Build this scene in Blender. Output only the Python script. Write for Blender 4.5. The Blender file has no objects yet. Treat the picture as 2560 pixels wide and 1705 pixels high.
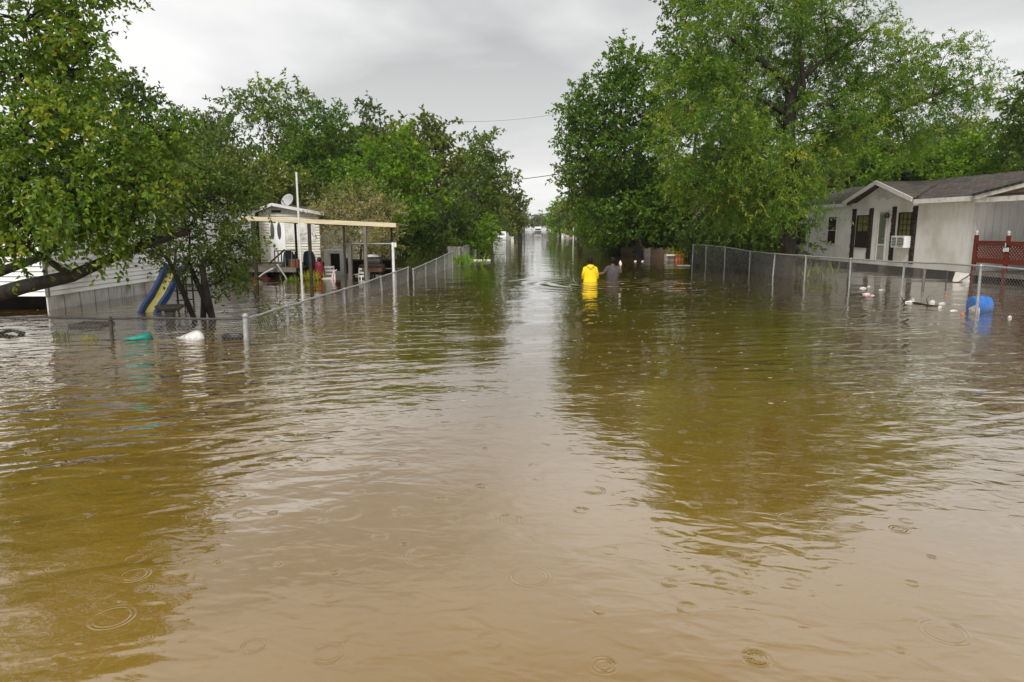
import bpy, math, random
import numpy as np
from mathutils import Vector, Matrix

# ------------------------------------------------------------------ camera, sky, sun
SC = bpy.context.scene
COL = SC.collection
R = math.radians
CAM_H, PITCH, YAW, FPX = 1.9, R(9.46), R(2.15), 2560 * 24.0 / 36.0
cam = bpy.data.objects.new('camera', bpy.data.cameras.new('camera'))
COL.objects.link(cam)
cam.data.lens = 24.0
cam.data.sensor_width = 36.0
cam.data.clip_start = 0.05
cam.data.clip_end = 6000
cam.location = (0, 0, CAM_H)
cam.rotation_euler = (math.pi / 2 - PITCH, 0, YAW)
SC.camera = cam

SUN_EL, SUN_AZ = R(50), R(191)          # azimuth clockwise from +Y (north)
world = bpy.data.worlds.new('World')
SC.world = world
world.use_nodes = True
wn, wl = world.node_tree.nodes, world.node_tree.links
wn.clear()
w_out = wn.new('ShaderNodeOutputWorld')
w_bg = wn.new('ShaderNodeBackground')
w_sky = wn.new('ShaderNodeTexSky')
w_sky.sky_type = 'NISHITA'
w_sky.sun_disc = False
w_sky.sun_elevation = SUN_EL
w_sky.sun_rotation = SUN_AZ
w_sky.dust_density = 4.0
w_tc = wn.new('ShaderNodeTexCoord')
w_sep = wn.new('ShaderNodeSeparateXYZ')
wl.new(w_tc.outputs['Generated'], w_sep.inputs[0])


def wmath(op, a, b=None, clamp=False):
    n = wn.new('ShaderNodeMath')
    n.operation = op
    n.use_clamp = clamp
    for i, s in enumerate((a, b)):
        if s is None:
            continue
        if isinstance(s, (int, float)):
            n.inputs[i].default_value = s
        else:
            wl.new(s, n.inputs[i])
    return n.outputs[0]


zc = wmath('MAXIMUM', w_sep.outputs['Z'], 0.0)
den = wmath('ADD', zc, 0.16)
w_comb = wn.new('ShaderNodeCombineXYZ')
wl.new(wmath('DIVIDE', w_sep.outputs['X'], den), w_comb.inputs[0])
wl.new(wmath('DIVIDE', w_sep.outputs['Y'], den), w_comb.inputs[1])
w_n1 = wn.new('ShaderNodeTexNoise')
w_n1.inputs['Scale'].default_value = 0.72
w_n1.inputs['Detail'].default_value = 5.0
w_n1.inputs['Roughness'].default_value = 0.48
w_n1.inputs['Distortion'].default_value = 0.35
w_map = wn.new('ShaderNodeMapping')
w_map.inputs['Location'].default_value = (3.7, 1.9, 0.0)
wl.new(w_comb.outputs[0], w_map.inputs[0])
wl.new(w_map.outputs[0], w_n1.inputs['Vector'])
w_ramp = wn.new('ShaderNodeValToRGB')
cr = w_ramp.color_ramp
cr.elements[0].position = 0.36
cr.elements[0].color = (0.170, 0.171, 0.171, 1)
cr.elements[1].position = 0.61
cr.elements[1].color = (0.43, 0.428, 0.42, 1)
e = cr.elements.new(0.48)
e.color = (0.278, 0.278, 0.276, 1)
wl.new(w_n1.outputs['Fac'], w_ramp.inputs['Fac'])
# thinner, paler cloud low down over the horizon, all the way round
w_hor = wn.new('ShaderNodeMapRange')
w_hor.inputs['From Min'].default_value = 0.0
w_hor.inputs['From Max'].default_value = 0.34
w_hor.inputs['To Min'].default_value = 0.85
w_hor.inputs['To Max'].default_value = 0.0
wl.new(zc, w_hor.inputs['Value'])
w_mixh = wn.new('ShaderNodeMixRGB')
w_mixh.inputs['Color2'].default_value = (0.395, 0.395, 0.388, 1)
wl.new(w_hor.outputs[0], w_mixh.inputs['Fac'])
wl.new(w_ramp.outputs['Color'], w_mixh.inputs['Color1'])
# a trace of the blue sky behind the overcast
w_skys = wn.new('ShaderNodeMixRGB')
w_skys.blend_type = 'MULTIPLY'
w_skys.inputs['Fac'].default_value = 1.0
w_skys.inputs['Color2'].default_value = (0.08, 0.08, 0.08, 1)
wl.new(w_sky.outputs['Color'], w_skys.inputs['Color1'])
w_mix = wn.new('ShaderNodeMixRGB')
w_mix.inputs['Fac'].default_value = 0.96
wl.new(w_skys.outputs['Color'], w_mix.inputs['Color1'])
wl.new(w_mixh.outputs['Color'], w_mix.inputs['Color2'])
wl.new(w_mix.outputs['Color'], w_bg.inputs['Color'])
w_bg.inputs['Strength'].default_value = 1.0
wl.new(w_bg.outputs['Background'], w_out.inputs['Surface'])

sun = bpy.data.objects.new('sun', bpy.data.lights.new('sun', 'SUN'))
COL.objects.link(sun)
sun.data.energy = 1.5
sun.data.angle = R(25)
sun.data.color = (1.0, 0.975, 0.93)
sun_dir = Vector((math.sin(SUN_AZ) * math.cos(SUN_EL), math.cos(SUN_AZ) * math.cos(SUN_EL), math.sin(SUN_EL)))
sun.rotation_euler = sun_dir.to_track_quat('Z', 'Y').to_euler()
sun.location = sun_dir * 60

SC.view_settings.view_transform = 'Standard'
SC.view_settings.look = 'None'
SC.view_settings.exposure = 1.3
SC.view_settings.gamma = 1.0
SC.view_settings.use_curve_mapping = False
SC.cycles.max_bounces = 8
SC.cycles.diffuse_bounces = 3
SC.cycles.glossy_bounces = 3
SC.cycles.transmission_bounces = 4
SC.cycles.transparent_max_bounces = 8
SC.cycles.volume_bounces = 0
SC.cycles.use_denoising = True
SC.cycles.sample_clamp_indirect = 6.0

# ------------------------------------------------------------------ helpers
_f = Vector((-math.sin(YAW) * math.cos(PITCH), math.cos(YAW) * math.cos(PITCH), -math.sin(PITCH)))
_r = Vector((math.cos(YAW), math.sin(YAW), 0))
_u = _r.cross(_f)


def ray(u, v):
    return _f + _r * ((u - 1280) / FPX) + _u * (-(v - 852.5) / FPX)


def at(u, v, Y):
    """place in the street, Y metres up the road, surveyed from photo position"""
    d = ray(u, v)
    return Vector((0, 0, CAM_H)) + d * (Y / d.y)


def wat(u, v, z=0.0):
    d = ray(u, v)
    return Vector((0, 0, CAM_H)) + d * ((z - CAM_H) / d.z)


class Frame:
    """local frame: s along, t across, z up"""
    def __init__(self, o, ang=0.0):
        self.o = Vector((o[0], o[1], 0))
        self.e1 = Vector((math.cos(ang), math.sin(ang), 0))
        self.e2 = Vector((-math.sin(ang), math.cos(ang), 0))

    def __call__(self, s, t, z):
        return self.o + self.e1 * s + self.e2 * t + Vector((0, 0, z))


class MB:
    def __init__(self, frame=None):
        self.v, self.f, self.smooth = [], [], []
        self.fr = frame

    def add(self, vs, fs, smooth=False):
        n = len(self.v)
        if self.fr:
            vs = [self.fr(*p) for p in vs]
        self.v.extend([tuple(p) for p in vs])
        self.f.extend([tuple(i + n for i in f) for f in fs])
        self.smooth.extend([smooth] * len(fs))
        return self

    def box(self, x0, x1, y0, y1, z0, z1):
        vs = [(x, y, z) for z in (z0, z1) for x, y in ((x0, y0), (x1, y0), (x1, y1), (x0, y1))]
        return self.add(vs, [(3, 2, 1, 0), (4, 5, 6, 7), (0, 1, 5, 4), (1, 2, 6, 5), (2, 3, 7, 6), (3, 0, 4, 7)])

    def prism(self, pts, d):
        """closed polygon pts (3d) extruded along vector d"""
        n = len(pts)
        a = [Vector(p) for p in pts]
        b = [p + Vector(d) for p in a]
        return self.add(a + b, [tuple(range(n - 1, -1, -1)), tuple(range(n, 2 * n))] +
                        [(i, (i + 1) % n, n + (i + 1) % n, n + i) for i in range(n)])

    def beam(self, a, b, w, h=None):
        h = h or w
        a, b = Vector(a), Vector(b)
        d = (b - a).normalized()
        up = Vector((0, 0, 1)) if abs(d.z) < 0.95 else Vector((0, 1, 0))
        s = d.cross(up).normalized() * (w / 2)
        t = s.cross(d).normalized() * (h / 2)
        return self.prism([a - s - t, a + s - t, a + s + t, a - s + t], b - a)

    def tube(self, pts, rad, n=6, cap=True, smooth=True):
        pts = [Vector(p) for p in pts]
        if isinstance(rad, (int, float)):
            rad = [rad] * len(pts)
        vs, prev = [], None
        for i, p in enumerate(pts):
            d = (pts[min(i + 1, len(pts) - 1)] - pts[max(i - 1, 0)])
            d = d.normalized() if d.length > 1e-9 else Vector((0, 0, 1))
            if prev is None:
                s = d.cross(Vector((0, 0, 1)))
                if s.length < 1e-3:
                    s = d.cross(Vector((1, 0, 0)))
            else:
                s = prev - d * prev.dot(d)
            s.normalize()
            prev = s
            t = d.cross(s)
            for k in range(n):
                a = 2 * math.pi * k / n
                vs.append(p + (s * math.cos(a) + t * math.sin(a)) * rad[i])
        m = len(pts)
        fs = [(i * n + k, i * n + (k + 1) % n, (i + 1) * n + (k + 1) % n, (i + 1) * n + k)
              for i in range(m - 1) for k in range(n)]
        self.add(vs, fs, smooth)
        if cap:
            self.add(vs[:n], [tuple(range(n - 1, -1, -1))])
            self.add(vs[-n:], [tuple(range(n))])
        return self

    def rings(self, rings, cap=True, smooth=True):
        """list of equal-length closed rings of points"""
        n, m = len(rings[0]), len(rings)
        vs = [p for r in rings for p in r]
        fs = [(i * n + k, i * n + (k + 1) % n, (i + 1) * n + (k + 1) % n, (i + 1) * n + k)
              for i in range(m - 1) for k in range(n)]
        if cap:
            fs += [tuple(range(n - 1, -1, -1)), tuple(range((m - 1) * n, m * n))]
        return self.add(vs, fs, smooth)

    def lathe(self, c, prof, n=16, axis='z', sq=1.0):
        c = Vector(c)
        rg = []
        for r, h in prof:
            ring = []
            for k in range(n):
                a = 2 * math.pi * k / n
                x, y = r * math.cos(a), r * math.sin(a) * sq
                ring.append(c + (Vector((x, y, h)) if axis == 'z' else Vector((h, x, y)) if axis == 'x' else Vector((x, h, y))))
            rg.append(ring)
        return self.rings(rg)

    def ball(self, c, rx, ry=None, rz=None, n=12, m=8):
        ry, rz = ry or rx, rz or rx
        c = Vector(c)
        rg = []
        for i in range(m + 1):
            ph = -math.pi / 2 + math.pi * i / m
            cr_ = max(math.cos(ph), 0.02)
            rg.append([c + Vector((rx * cr_ * math.cos(2 * math.pi * k / n), ry * cr_ * math.sin(2 * math.pi * k / n), rz * math.sin(ph))) for k in range(n)])
        return self.rings(rg)

    def build(self, name, mat, parent=None, offset=None):
        me = bpy.data.meshes.new(name)
        off = root_loc(parent) if parent is not None else Vector((0, 0, 0))
        if offset is not None:
            off = Vector(offset)
        vs = [(p[0] - off.x, p[1] - off.y, p[2] - off.z) for p in self.v]
        me.from_pydata(vs, [], self.f)
        me.polygons.foreach_set('use_smooth', self.smooth)
        me.update()
        if mat is not None:
            me.materials.append(mat)
        o = bpy.data.objects.new(name, me)
        COL.objects.link(o)
        if parent is not None:
            o.parent = parent
        elif offset is not None:
            o.location = off
        return o


def root_loc(o):
    v = Vector((0, 0, 0))
    while o is not None:
        v += o.location
        o = o.parent
    return v


def tag(o, label, cat, group=None):
    o['label'] = label
    o['category'] = cat
    if group:
        o['group'] = group
    return o


def thing(name, label, cat, loc, group=None):
    o = bpy.data.objects.new(name, None)
    COL.objects.link(o)
    o.location = loc
    o.empty_display_size = 0.3
    return tag(o, label, cat, group)


def single(name, mb, mat, label, cat, group=None):
    c = np.array(mb.v)
    mid = Vector(((c[:, 0].min() + c[:, 0].max()) / 2, (c[:, 1].min() + c[:, 1].max()) / 2, c[:, 2].min()))
    return tag(mb.build(name, mat, None, mid), label, cat, group)


# ------------------------------------------------------------------ materials
def new_mat(name):
    m = bpy.data.materials.new(name)
    m.use_nodes = True
    nt = m.node_tree
    nt.nodes.clear()
    out = nt.nodes.new('ShaderNodeOutputMaterial')
    return m, nt.nodes, nt.links, out


def pmat(name, c1, c2=None, scale=3.0, rough=0.7, bump=0.0, bscale=None, stretch=(1, 1, 1), metal=0.0, spec=0.3,
         c3=None, scale3=0.6, lo=0.35, hi=0.65):
    """Principled with two noise-mixed tones, an optional large stain tone and a fine bump"""
    m, N, L, out = new_mat(name)
    b = N.new('ShaderNodeBsdfPrincipled')
    L.new(b.outputs[0], out.inputs[0])
    b.inputs['Roughness'].default_value = rough
    b.inputs['Metallic'].default_value = metal
    b.inputs['Specular IOR Level'].default_value = spec
    tc = N.new('ShaderNodeTexCoord')
    mp = N.new('ShaderNodeMapping')
    mp.inputs['Scale'].default_value = stretch
    L.new(tc.outputs['Object'], mp.inputs[0])
    if c2 is None:
        c2 = tuple(x * 0.8 for x in c1)
    nz = N.new('ShaderNodeTexNoise')
    nz.inputs['Scale'].default_value = scale
    nz.inputs['Detail'].default_value = 5
    L.new(mp.outputs[0], nz.inputs['Vector'])
    rp = N.new('ShaderNodeValToRGB')
    rp.color_ramp.elements[0].position = lo
    rp.color_ramp.elements[1].position = hi
    rp.color_ramp.elements[0].color = (*c1, 1)
    rp.color_ramp.elements[1].color = (*c2, 1)
    L.new(nz.outputs['Fac'], rp.inputs[0])
    col = rp.outputs[0]
    if c3 is not None:
        n3 = N.new('ShaderNodeTexNoise')
        n3.inputs['Scale'].default_value = scale3
        n3.inputs['Detail'].default_value = 6
        L.new(tc.outputs['Object'], n3.inputs['Vector'])
        r3 = N.new('ShaderNodeValToRGB')
        r3.color_ramp.elements[0].position = 0.5
        r3.color_ramp.elements[1].position = 0.72
        L.new(n3.outputs['Fac'], r3.inputs[0])
        mx = N.new('ShaderNodeMixRGB')
        L.new(r3.outputs[0], mx.inputs[0])
        L.new(col, mx.inputs[1])
        mx.inputs[2].default_value = (*c3, 1)
        col = mx.outputs[0]
    L.new(col, b.inputs['Base Color'])
    if bump:
        bp = N.new('ShaderNodeBump')
        bp.inputs['Strength'].default_value = 1.0
        bp.inputs['Distance'].default_value = bump
        n2 = N.new('ShaderNodeTexNoise')
        n2.inputs['Scale'].default_value = bscale or scale * 4
        n2.inputs['Detail'].default_value = 4
        L.new(mp.outputs[0], n2.inputs['Vector'])
        L.new(n2.outputs['Fac'], bp.inputs['Height'])
        L.new(bp.outputs[0], b.inputs['Normal'])
    return m


def leaf_mat(name, stops, trans=0.35, rough=0.40, spec=0.22):
    """stops: list of (pos, rgb) over the per-leaf tint"""
    m, N, L, out = new_mat(name)
    a = N.new('ShaderNodeAttribute')
    a.attribute_name = 'tint'
    rp = N.new('ShaderNodeValToRGB')
    els = rp.color_ramp.elements
    els[0].position, els[0].color = stops[0][0], (*stops[0][1], 1)
    els[1].position, els[1].color = stops[-1][0], (*stops[-1][1], 1)
    for p, c in stops[1:-1]:
        e_ = els.new(p)
        e_.color = (*c, 1)
    L.new(a.outputs['Fac'], rp.inputs[0])
    b = N.new('ShaderNodeBsdfPrincipled')
    b.inputs['Roughness'].default_value = rough
    b.inputs['Specular IOR Level'].default_value = spec
    L.new(rp.outputs[0], b.inputs['Base Color'])
    t = N.new('ShaderNodeBsdfTranslucent')
    g = N.new('ShaderNodeMixRGB')
    g.blend_type = 'MULTIPLY'
    g.inputs[0].default_value = 1.0
    g.inputs[2].default_value = (1.5, 1.55, 0.75, 1)
    L.new(rp.outputs[0], g.inputs[1])
    L.new(g.outputs[0], t.inputs['Color'])
    mx = N.new('ShaderNodeMixShader')
    mx.inputs[0].default_value = trans
    L.new(b.outputs[0], mx.inputs[1])
    L.new(t.outputs[0], mx.inputs[2])
    L.new(mx.outputs[0], out.inputs[0])
    return m


def glass_mat(name, tint=(0.5, 0.55, 0.5), fac=0.55):
    m, N, L, out = new_mat(name)
    t = N.new('ShaderNodeBsdfTransparent')
    t.inputs[0].default_value = (*tint, 1)
    g = N.new('ShaderNodeBsdfGlossy')
    g.inputs['Roughness'].default_value = 0.05
    lw = N.new('ShaderNodeLayerWeight')
    lw.inputs['Blend'].default_value = 0.5
    pw = N.new('ShaderNodeMath')
    pw.operation = 'POWER'
    L.new(lw.outputs['Facing'], pw.inputs[0])
    pw.inputs[1].default_value = 5.0
    ma = N.new('ShaderNodeMath')
    ma.operation = 'MULTIPLY_ADD'
    L.new(pw.outputs[0], ma.inputs[0])
    ma.inputs[1].default_value = 0.7
    ma.inputs[2].default_value = 0.03
    mx = N.new('ShaderNodeMixShader')
    L.new(ma.outputs[0], mx.inputs[0])
    L.new(t.outputs[0], mx.inputs[1])
    L.new(g.outputs[0], mx.inputs[2])
    L.new(mx.outputs[0], out.inputs[0])
    return m


def shingle_mat(name):
    m, N, L, out = new_mat(name)
    b = N.new('ShaderNodeBsdfPrincipled')
    b.inputs['Roughness'].default_value = 0.95
    b.inputs['Specular IOR Level'].default_value = 0.1
    L.new(b.outputs[0], out.inputs[0])
    uv = N.new('ShaderNodeAttribute')
    uv.attribute_name = 'suv'
    br = N.new('ShaderNodeTexBrick')
    br.inputs['Scale'].default_value = 1.0
    br.inputs['Brick Width'].default_value = 0.32
    br.inputs['Row Height'].default_value = 0.145
    br.inputs['Mortar Size'].default_value = 0.008
    br.inputs['Color1'].default_value = (0.105, 0.085, 0.070, 1)
    br.inputs['Color2'].default_value = (0.060, 0.048, 0.040, 1)
    br.inputs['Mortar'].default_value = (0.035, 0.03, 0.026, 1)
    L.new(uv.outputs['Vector'], br.inputs['Vector'])
    nz = N.new('ShaderNodeTexNoise')
    nz.inputs['Scale'].default_value = 1.3
    nz.inputs['Detail'].default_value = 6
    L.new(uv.outputs['Vector'], nz.inputs['Vector'])
    mx = N.new('ShaderNodeMixRGB')
    mx.blend_type = 'OVERLAY'
    mx.inputs[0].default_value = 0.6
    L.new(br.outputs['Color'], mx.inputs[1])
    L.new(nz.outputs['Color'], mx.inputs[2])
    hs = N.new('ShaderNodeHueSaturation')
    hs.inputs['Saturation'].default_value = 0.8
    L.new(mx.outputs[0], hs.inputs['Color'])
    L.new(hs.outputs[0], b.inputs['Base Color'])
    bp = N.new('ShaderNodeBump')
    bp.inputs['Distance'].default_value = 0.02
    L.new(br.outputs['Fac'], bp.inputs['Height'])
    bp.invert = True
    L.new(bp.outputs[0], b.inputs['Normal'])
    return m


def water_mat():
    m, N, L, out = new_mat('flood_water')
    # silty body under a mirror-smooth skin that strengthens towards grazing view
    b = N.new('ShaderNodeBsdfDiffuse')
    gl = N.new('ShaderNodeBsdfGlossy')
    gl.inputs['Roughness'].default_value = 0.02
    mixs = N.new('ShaderNodeMixShader')
    L.new(b.outputs[0], mixs.inputs[1])
    L.new(gl.outputs[0], mixs.inputs[2])
    L.new(mixs.outputs[0], out.inputs[0])
    tc = N.new('ShaderNodeTexCoord')
    P = tc.outputs['Object']

    def mth(op, a, c=None, clamp=False):
        n = N.new('ShaderNodeMath')
        n.operation = op
        n.use_clamp = clamp
        for i, s in enumerate((a, c)):
            if s is None:
                continue
            if isinstance(s, (int, float)):
                n.inputs[i].default_value = s
            else:
                L.new(s, n.inputs[i])
        return n.outputs[0]

    def noise(scale, sx, sy, rot=0.0, detail=2.0, rgh=0.5, dist=0.0):
        mp = N.new('ShaderNodeMapping')
        mp.vector_type = 'TEXTURE'
        mp.inputs['Scale'].default_value = (1 / sx, 1 / sy, 1)
        mp.inputs['Rotation'].default_value = (0, 0, rot)
        L.new(P, mp.inputs[0])
        n = N.new('ShaderNodeTexNoise')
        n.noise_dimensions = '2D'
        n.inputs['Scale'].default_value = scale
        n.inputs['Detail'].default_value = detail
        n.inputs['Roughness'].default_value = rgh
        n.inputs['Distortion'].default_value = dist
        L.new(mp.outputs[0], n.inputs['Vector'])
        return n.outputs['Fac']

    def mrange(x, a, c, d, e_):
        n = N.new('ShaderNodeMapRange')
        n.interpolation_type = 'SMOOTHSTEP'
        for k, val in zip(('From Min', 'From Max', 'To Min', 'To Max'), (a, c, d, e_)):
            n.inputs[k].default_value = val
        L.new(x, n.inputs['Value'])
        return n.outputs[0]

    sp = N.new('ShaderNodeSeparateXYZ')
    L.new(P, sp.inputs[0])
    X, Y = sp.outputs[0], sp.outputs[1]
    # where the surface is ruffled: calm close in, ruffled in the wake lying across the street
    near = mrange(Y, 3.5, 8.5, 0.22, 1.0)
    far = mrange(Y, 12.0, 22.0, 1.0, 0.26)
    patch = mrange(noise(0.16, 1.0, 0.7, 0.4, 2), 0.35, 0.62, 0.35, 1.0)
    side = mrange(X, -3.0, 0.3, 1.0, 0.40)
    ctr = mrange(mth('ABSOLUTE', mth('SUBTRACT', X, 0.4)), 0.6, 3.2, 0.32, 1.0)
    mask = mth('MULTIPLY', mth('MULTIPLY', mth('MULTIPLY', near, far), mth('MULTIPLY', patch, side)), ctr)
    wave = noise(1.15, 1.05, 2.7, R(17), 2.0, 0.42, 0.35)        # long low ripples across the street
    chop = noise(3.4, 1.0, 1.8, R(-8), 2.0, 0.5, 0.3)
    swell = noise(0.5, 0.8, 1.2, R(20), 1.0)
    fine = noise(16.0, 1.0, 1.6, 0.0, 2.0)
    h = mth('MULTIPLY', mth('MULTIPLY', wave, mask), 0.072)
    h = mth('ADD', h, mth('MULTIPLY', mth('MULTIPLY', chop, mth('MAXIMUM', mask, mrange(Y, 5.0, 12.0, 0.30, 0.10))), 0.018))
    h = mth('ADD', h, mth('MULTIPLY', swell, 0.030))
    h = mth('ADD', h, mth('MULTIPLY', fine, 0.0004))
    # wake of the two waders
    for wx, wy, amp in ((2.25, 23.3, 0.022), (4.1, 22.6, 0.014)):
        vd = N.new('ShaderNodeVectorMath')
        vd.operation = 'DISTANCE'
        L.new(P, vd.inputs[0])
        vd.inputs[1].default_value = (wx, wy, 0)
        dd = vd.outputs['Value']
        env = mrange(dd, 0.6, 4.2, 1.0, 0.0)
        h = mth('ADD', h, mth('MULTIPLY', mth('MULTIPLY', mth('SINE', mth('MULTIPLY', dd, 9.0)), env), amp))

    # rain rings, broken where the surface already moves
    brk = mrange(noise(4.5, 1, 1, 0, 2), 0.38, 0.60, 0.30, 1.0)

    def rings(scale, amp, wl_, rmin, rmax, keep, off):
        mp = N.new('ShaderNodeMapping')
        mp.inputs['Location'].default_value = (off, off * 1.7, 0)
        L.new(P, mp.inputs[0])
        vo = N.new('ShaderNodeTexVoronoi')
        vo.voronoi_dimensions = '2D'
        vo.feature = 'F1'
        vo.inputs['Scale'].default_value = scale
        vo.inputs['Randomness'].default_value = 0.9
        L.new(mp.outputs[0], vo.inputs['Vector'])
        d = mth('DIVIDE', vo.outputs['Distance'], scale)
        sc = N.new('ShaderNodeSeparateColor')
        L.new(vo.outputs['Color'], sc.inputs[0])
        r0 = mth('ADD', mth('MULTIPLY', sc.outputs[0], rmax - rmin), rmin)
        on = mth('LESS_THAN', sc.outputs[1], keep)
        x = mth('DIVIDE', mth('SUBTRACT', d, r0), wl_ * 0.9)
        en = mth('POWER', 2.718, mth('MULTIPLY', mth('MULTIPLY', x, x), -1.0))
        s = mth('SINE', mth('MULTIPLY', mth('SUBTRACT', d, r0), 6.283 / wl_))
        fade = mth('SUBTRACT', 1.15, sc.outputs[0])
        return mth('MULTIPLY', mth('MULTIPLY', mth('MULTIPLY', s, en), mth('MULTIPLY', mth('MULTIPLY', on, fade), brk)), amp)

    h = mth('ADD', h, rings(1.5, 0.0012, 0.024, 0.03, 0.14, 0.65, 3.1))
    h = mth('ADD', h, rings(2.9, 0.0009, 0.016, 0.015, 0.07, 0.6, 7.7))
    bp = N.new('ShaderNodeBump')
    bp.inputs['Strength'].default_value = 1.0
    bp.inputs['Distance'].default_value = 1.0
    L.new(h, bp.inputs['Height'])
    L.new(bp.outputs[0], gl.inputs['Normal'])
    lw = N.new('ShaderNodeLayerWeight')
    lw.inputs['Blend'].default_value = 0.5
    L.new(bp.outputs[0], lw.inputs['Normal'])
    fr = mth('MINIMUM', mth('ADD', mth('MULTIPLY', mth('POWER', lw.outputs['Facing'], 2.25), 1.15), 0.02), 0.96)
    L.new(fr, mixs.inputs[0])
    # silt clouds
    rp = N.new('ShaderNodeValToRGB')
    rp.color_ramp.elements[0].position = 0.3
    rp.color_ramp.elements[1].position = 0.7
    rp.color_ramp.elements[0].color = (0.185, 0.103, 0.013, 1)
    rp.color_ramp.elements[1].color = (0.222, 0.131, 0.025, 1)
    L.new(noise(0.45, 1, 0.45, R(70), 5, 0.55, 0.8), rp.inputs[0])
    L.new(rp.outputs[0], b.inputs['Color'])
    return m


M = {}
M['white_siding'] = pmat('white_siding', (0.88, 0.88, 0.86), (0.80, 0.80, 0.77), 2.0, 0.55, 0.001, 30, c3=(0.58, 0.56, 0.50), scale3=1.1)
M['cream_siding'] = pmat('cream_siding', (0.70, 0.67, 0.57), (0.60, 0.57, 0.47), 2.0, 0.6, 0.001, 30, c3=(0.36, 0.33, 0.26), scale3=0.9)
M['skirt'] = pmat('skirt_metal', (0.60, 0.60, 0.57), (0.38, 0.37, 0.34), 5.0, 0.55, 0.0015, 24, (6, 6, 0.35), c3=(0.25, 0.21, 0.16), scale3=1.5)
M['grey_siding'] = pmat('grey_siding', (0.74, 0.73, 0.70), (0.66, 0.65, 0.62), 3.0, 0.7, 0.0015, 20, (5, 5, 0.5), c3=(0.54, 0.52, 0.47), scale3=0.8)
M['grey_trim'] = pmat('grey_trim', (0.62, 0.61, 0.585), (0.52, 0.51, 0.49), 4.0, 0.6)
M['white_trim'] = pmat('white_trim', (0.74, 0.73, 0.70), (0.62, 0.61, 0.58), 4.0, 0.55, c3=(0.36, 0.34, 0.30), scale3=2.0)
M['void_shade'] = pmat('shade_fill', (0.018, 0.016, 0.014), (0.010, 0.009, 0.008), 3.0, 0.95, spec=0.2)  # near-black: the shade of open hollows is put into this colour
M['shingle'] = shingle_mat('roof_shingles')
M['stone'] = pmat('dark_stone_veneer', (0.050, 0.040, 0.032), (0.018, 0.014, 0.012), 9.0, 0.8, 0.03, 12, spec=0.2)
M['dark_frame'] = pmat('dark_window_frame', (0.022, 0.018, 0.016), (0.014, 0.012, 0.011), 6.0, 0.5)
M['brown_screen'] = pmat('brown_screen', (0.035, 0.018, 0.014), (0.024, 0.012, 0.010), 8.0, 0.7, spec=0.2)
M['curtain'] = pmat('curtain_cloth', (0.40, 0.33, 0.13), (0.28, 0.22, 0.08), 9.0, 0.9, 0.002, 9, (7, 7, 0.3))
M['glass'] = glass_mat('window_glass', (0.86, 0.90, 0.84))
M['door_paint'] = pmat('door_paint', (0.30, 0.31, 0.27), (0.25, 0.26, 0.22), 3.0, 0.45)
M['appliance'] = pmat('appliance_white', (0.72, 0.72, 0.70), (0.62, 0.62, 0.60), 5.0, 0.4)
M['grille'] = pmat('grille_dark', (0.06, 0.06, 0.06), (0.10, 0.10, 0.10), 9.0, 0.6)
M['red_wood'] = pmat('red_stained_wood', (0.165, 0.032, 0.016), (0.115, 0.020, 0.011), 5.0, 0.6, 0.002, 20, (1, 1, 5))
M['brown_gable'] = pmat('brown_plywood', (0.20, 0.145, 0.11), (0.14, 0.10, 0.075), 4.0, 0.8, 0.002, 14, (6, 1, 1))
M['galv'] = pmat('galvanised_steel', (0.38, 0.385, 0.38), (0.27, 0.27, 0.265), 12.0, 0.5, 0.0006, 60, metal=0.35)
M['galv_old'] = pmat('weathered_steel', (0.085, 0.083, 0.078), (0.05, 0.046, 0.040), 14.0, 0.75, 0.0006, 60, metal=0.3)
M['wire'] = pmat('chain_link_wire', (0.30, 0.30, 0.29), (0.20, 0.195, 0.185), 8.0, 0.55, metal=0.3)
M['bark_dark'] = pmat('wet_bark', (0.020, 0.016, 0.012), (0.042, 0.034, 0.026), 7.0, 0.75, 0.03, 10, (1, 1, 0.35), spec=0.2)
M['bark_grey'] = pmat('grey_bark', (0.085, 0.072, 0.058), (0.045, 0.038, 0.030), 6.0, 0.85, 0.03, 9, (1, 1, 0.35), spec=0.2)
M['fascia'] = pmat('pale_pine_fascia', (0.62, 0.54, 0.36), (0.50, 0.43, 0.28), 3.0, 0.6, 0.001, 12, (0.5, 4, 4))
M['roof_tin'] = pmat('tin_roofing', (0.36, 0.35, 0.33), (0.24, 0.23, 0.21), 3.0, 0.5, 0.002, 12)
M['dark_wood'] = pmat('dark_wet_wood', (0.050, 0.036, 0.026), (0.028, 0.020, 0.015), 6.0, 0.75, 0.003, 20, (4, 4, 0.5), spec=0.2)
M['grey_wood'] = pmat('weathered_wood', (0.19, 0.175, 0.15), (0.11, 0.10, 0.085), 6.0, 0.85, 0.003, 20, (5, 5, 0.5), spec=0.2)
M['steel_dark'] = pmat('dark_painted_steel', (0.022, 0.022, 0.022), (0.035, 0.03, 0.026), 9.0, 0.5, spec=0.2)
M['white_paint'] = pmat('white_paint', (0.70, 0.70, 0.68), (0.58, 0.58, 0.55), 6.0, 0.45)
M['slide_yellow'] = pmat('yellow_plastic', (0.50, 0.43, 0.12), (0.38, 0.33, 0.11), 4.0, 0.35)
M['slide_blue'] = pmat('blue_plastic', (0.016, 0.048, 0.19), (0.020, 0.045, 0.13), 4.0, 0.35)
M['barrel_blue'] = pmat('blue_drum_plastic', (0.012, 0.155, 0.560), (0.010, 0.12, 0.45), 4.0, 0.4, c3=(0.10, 0.20, 0.42), scale3=3.0)
M['foam'] = pmat('polystyrene_foam', (0.72, 0.69, 0.64), (0.58, 0.54, 0.48), 7.0, 0.75, 0.004, 16)
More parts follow.
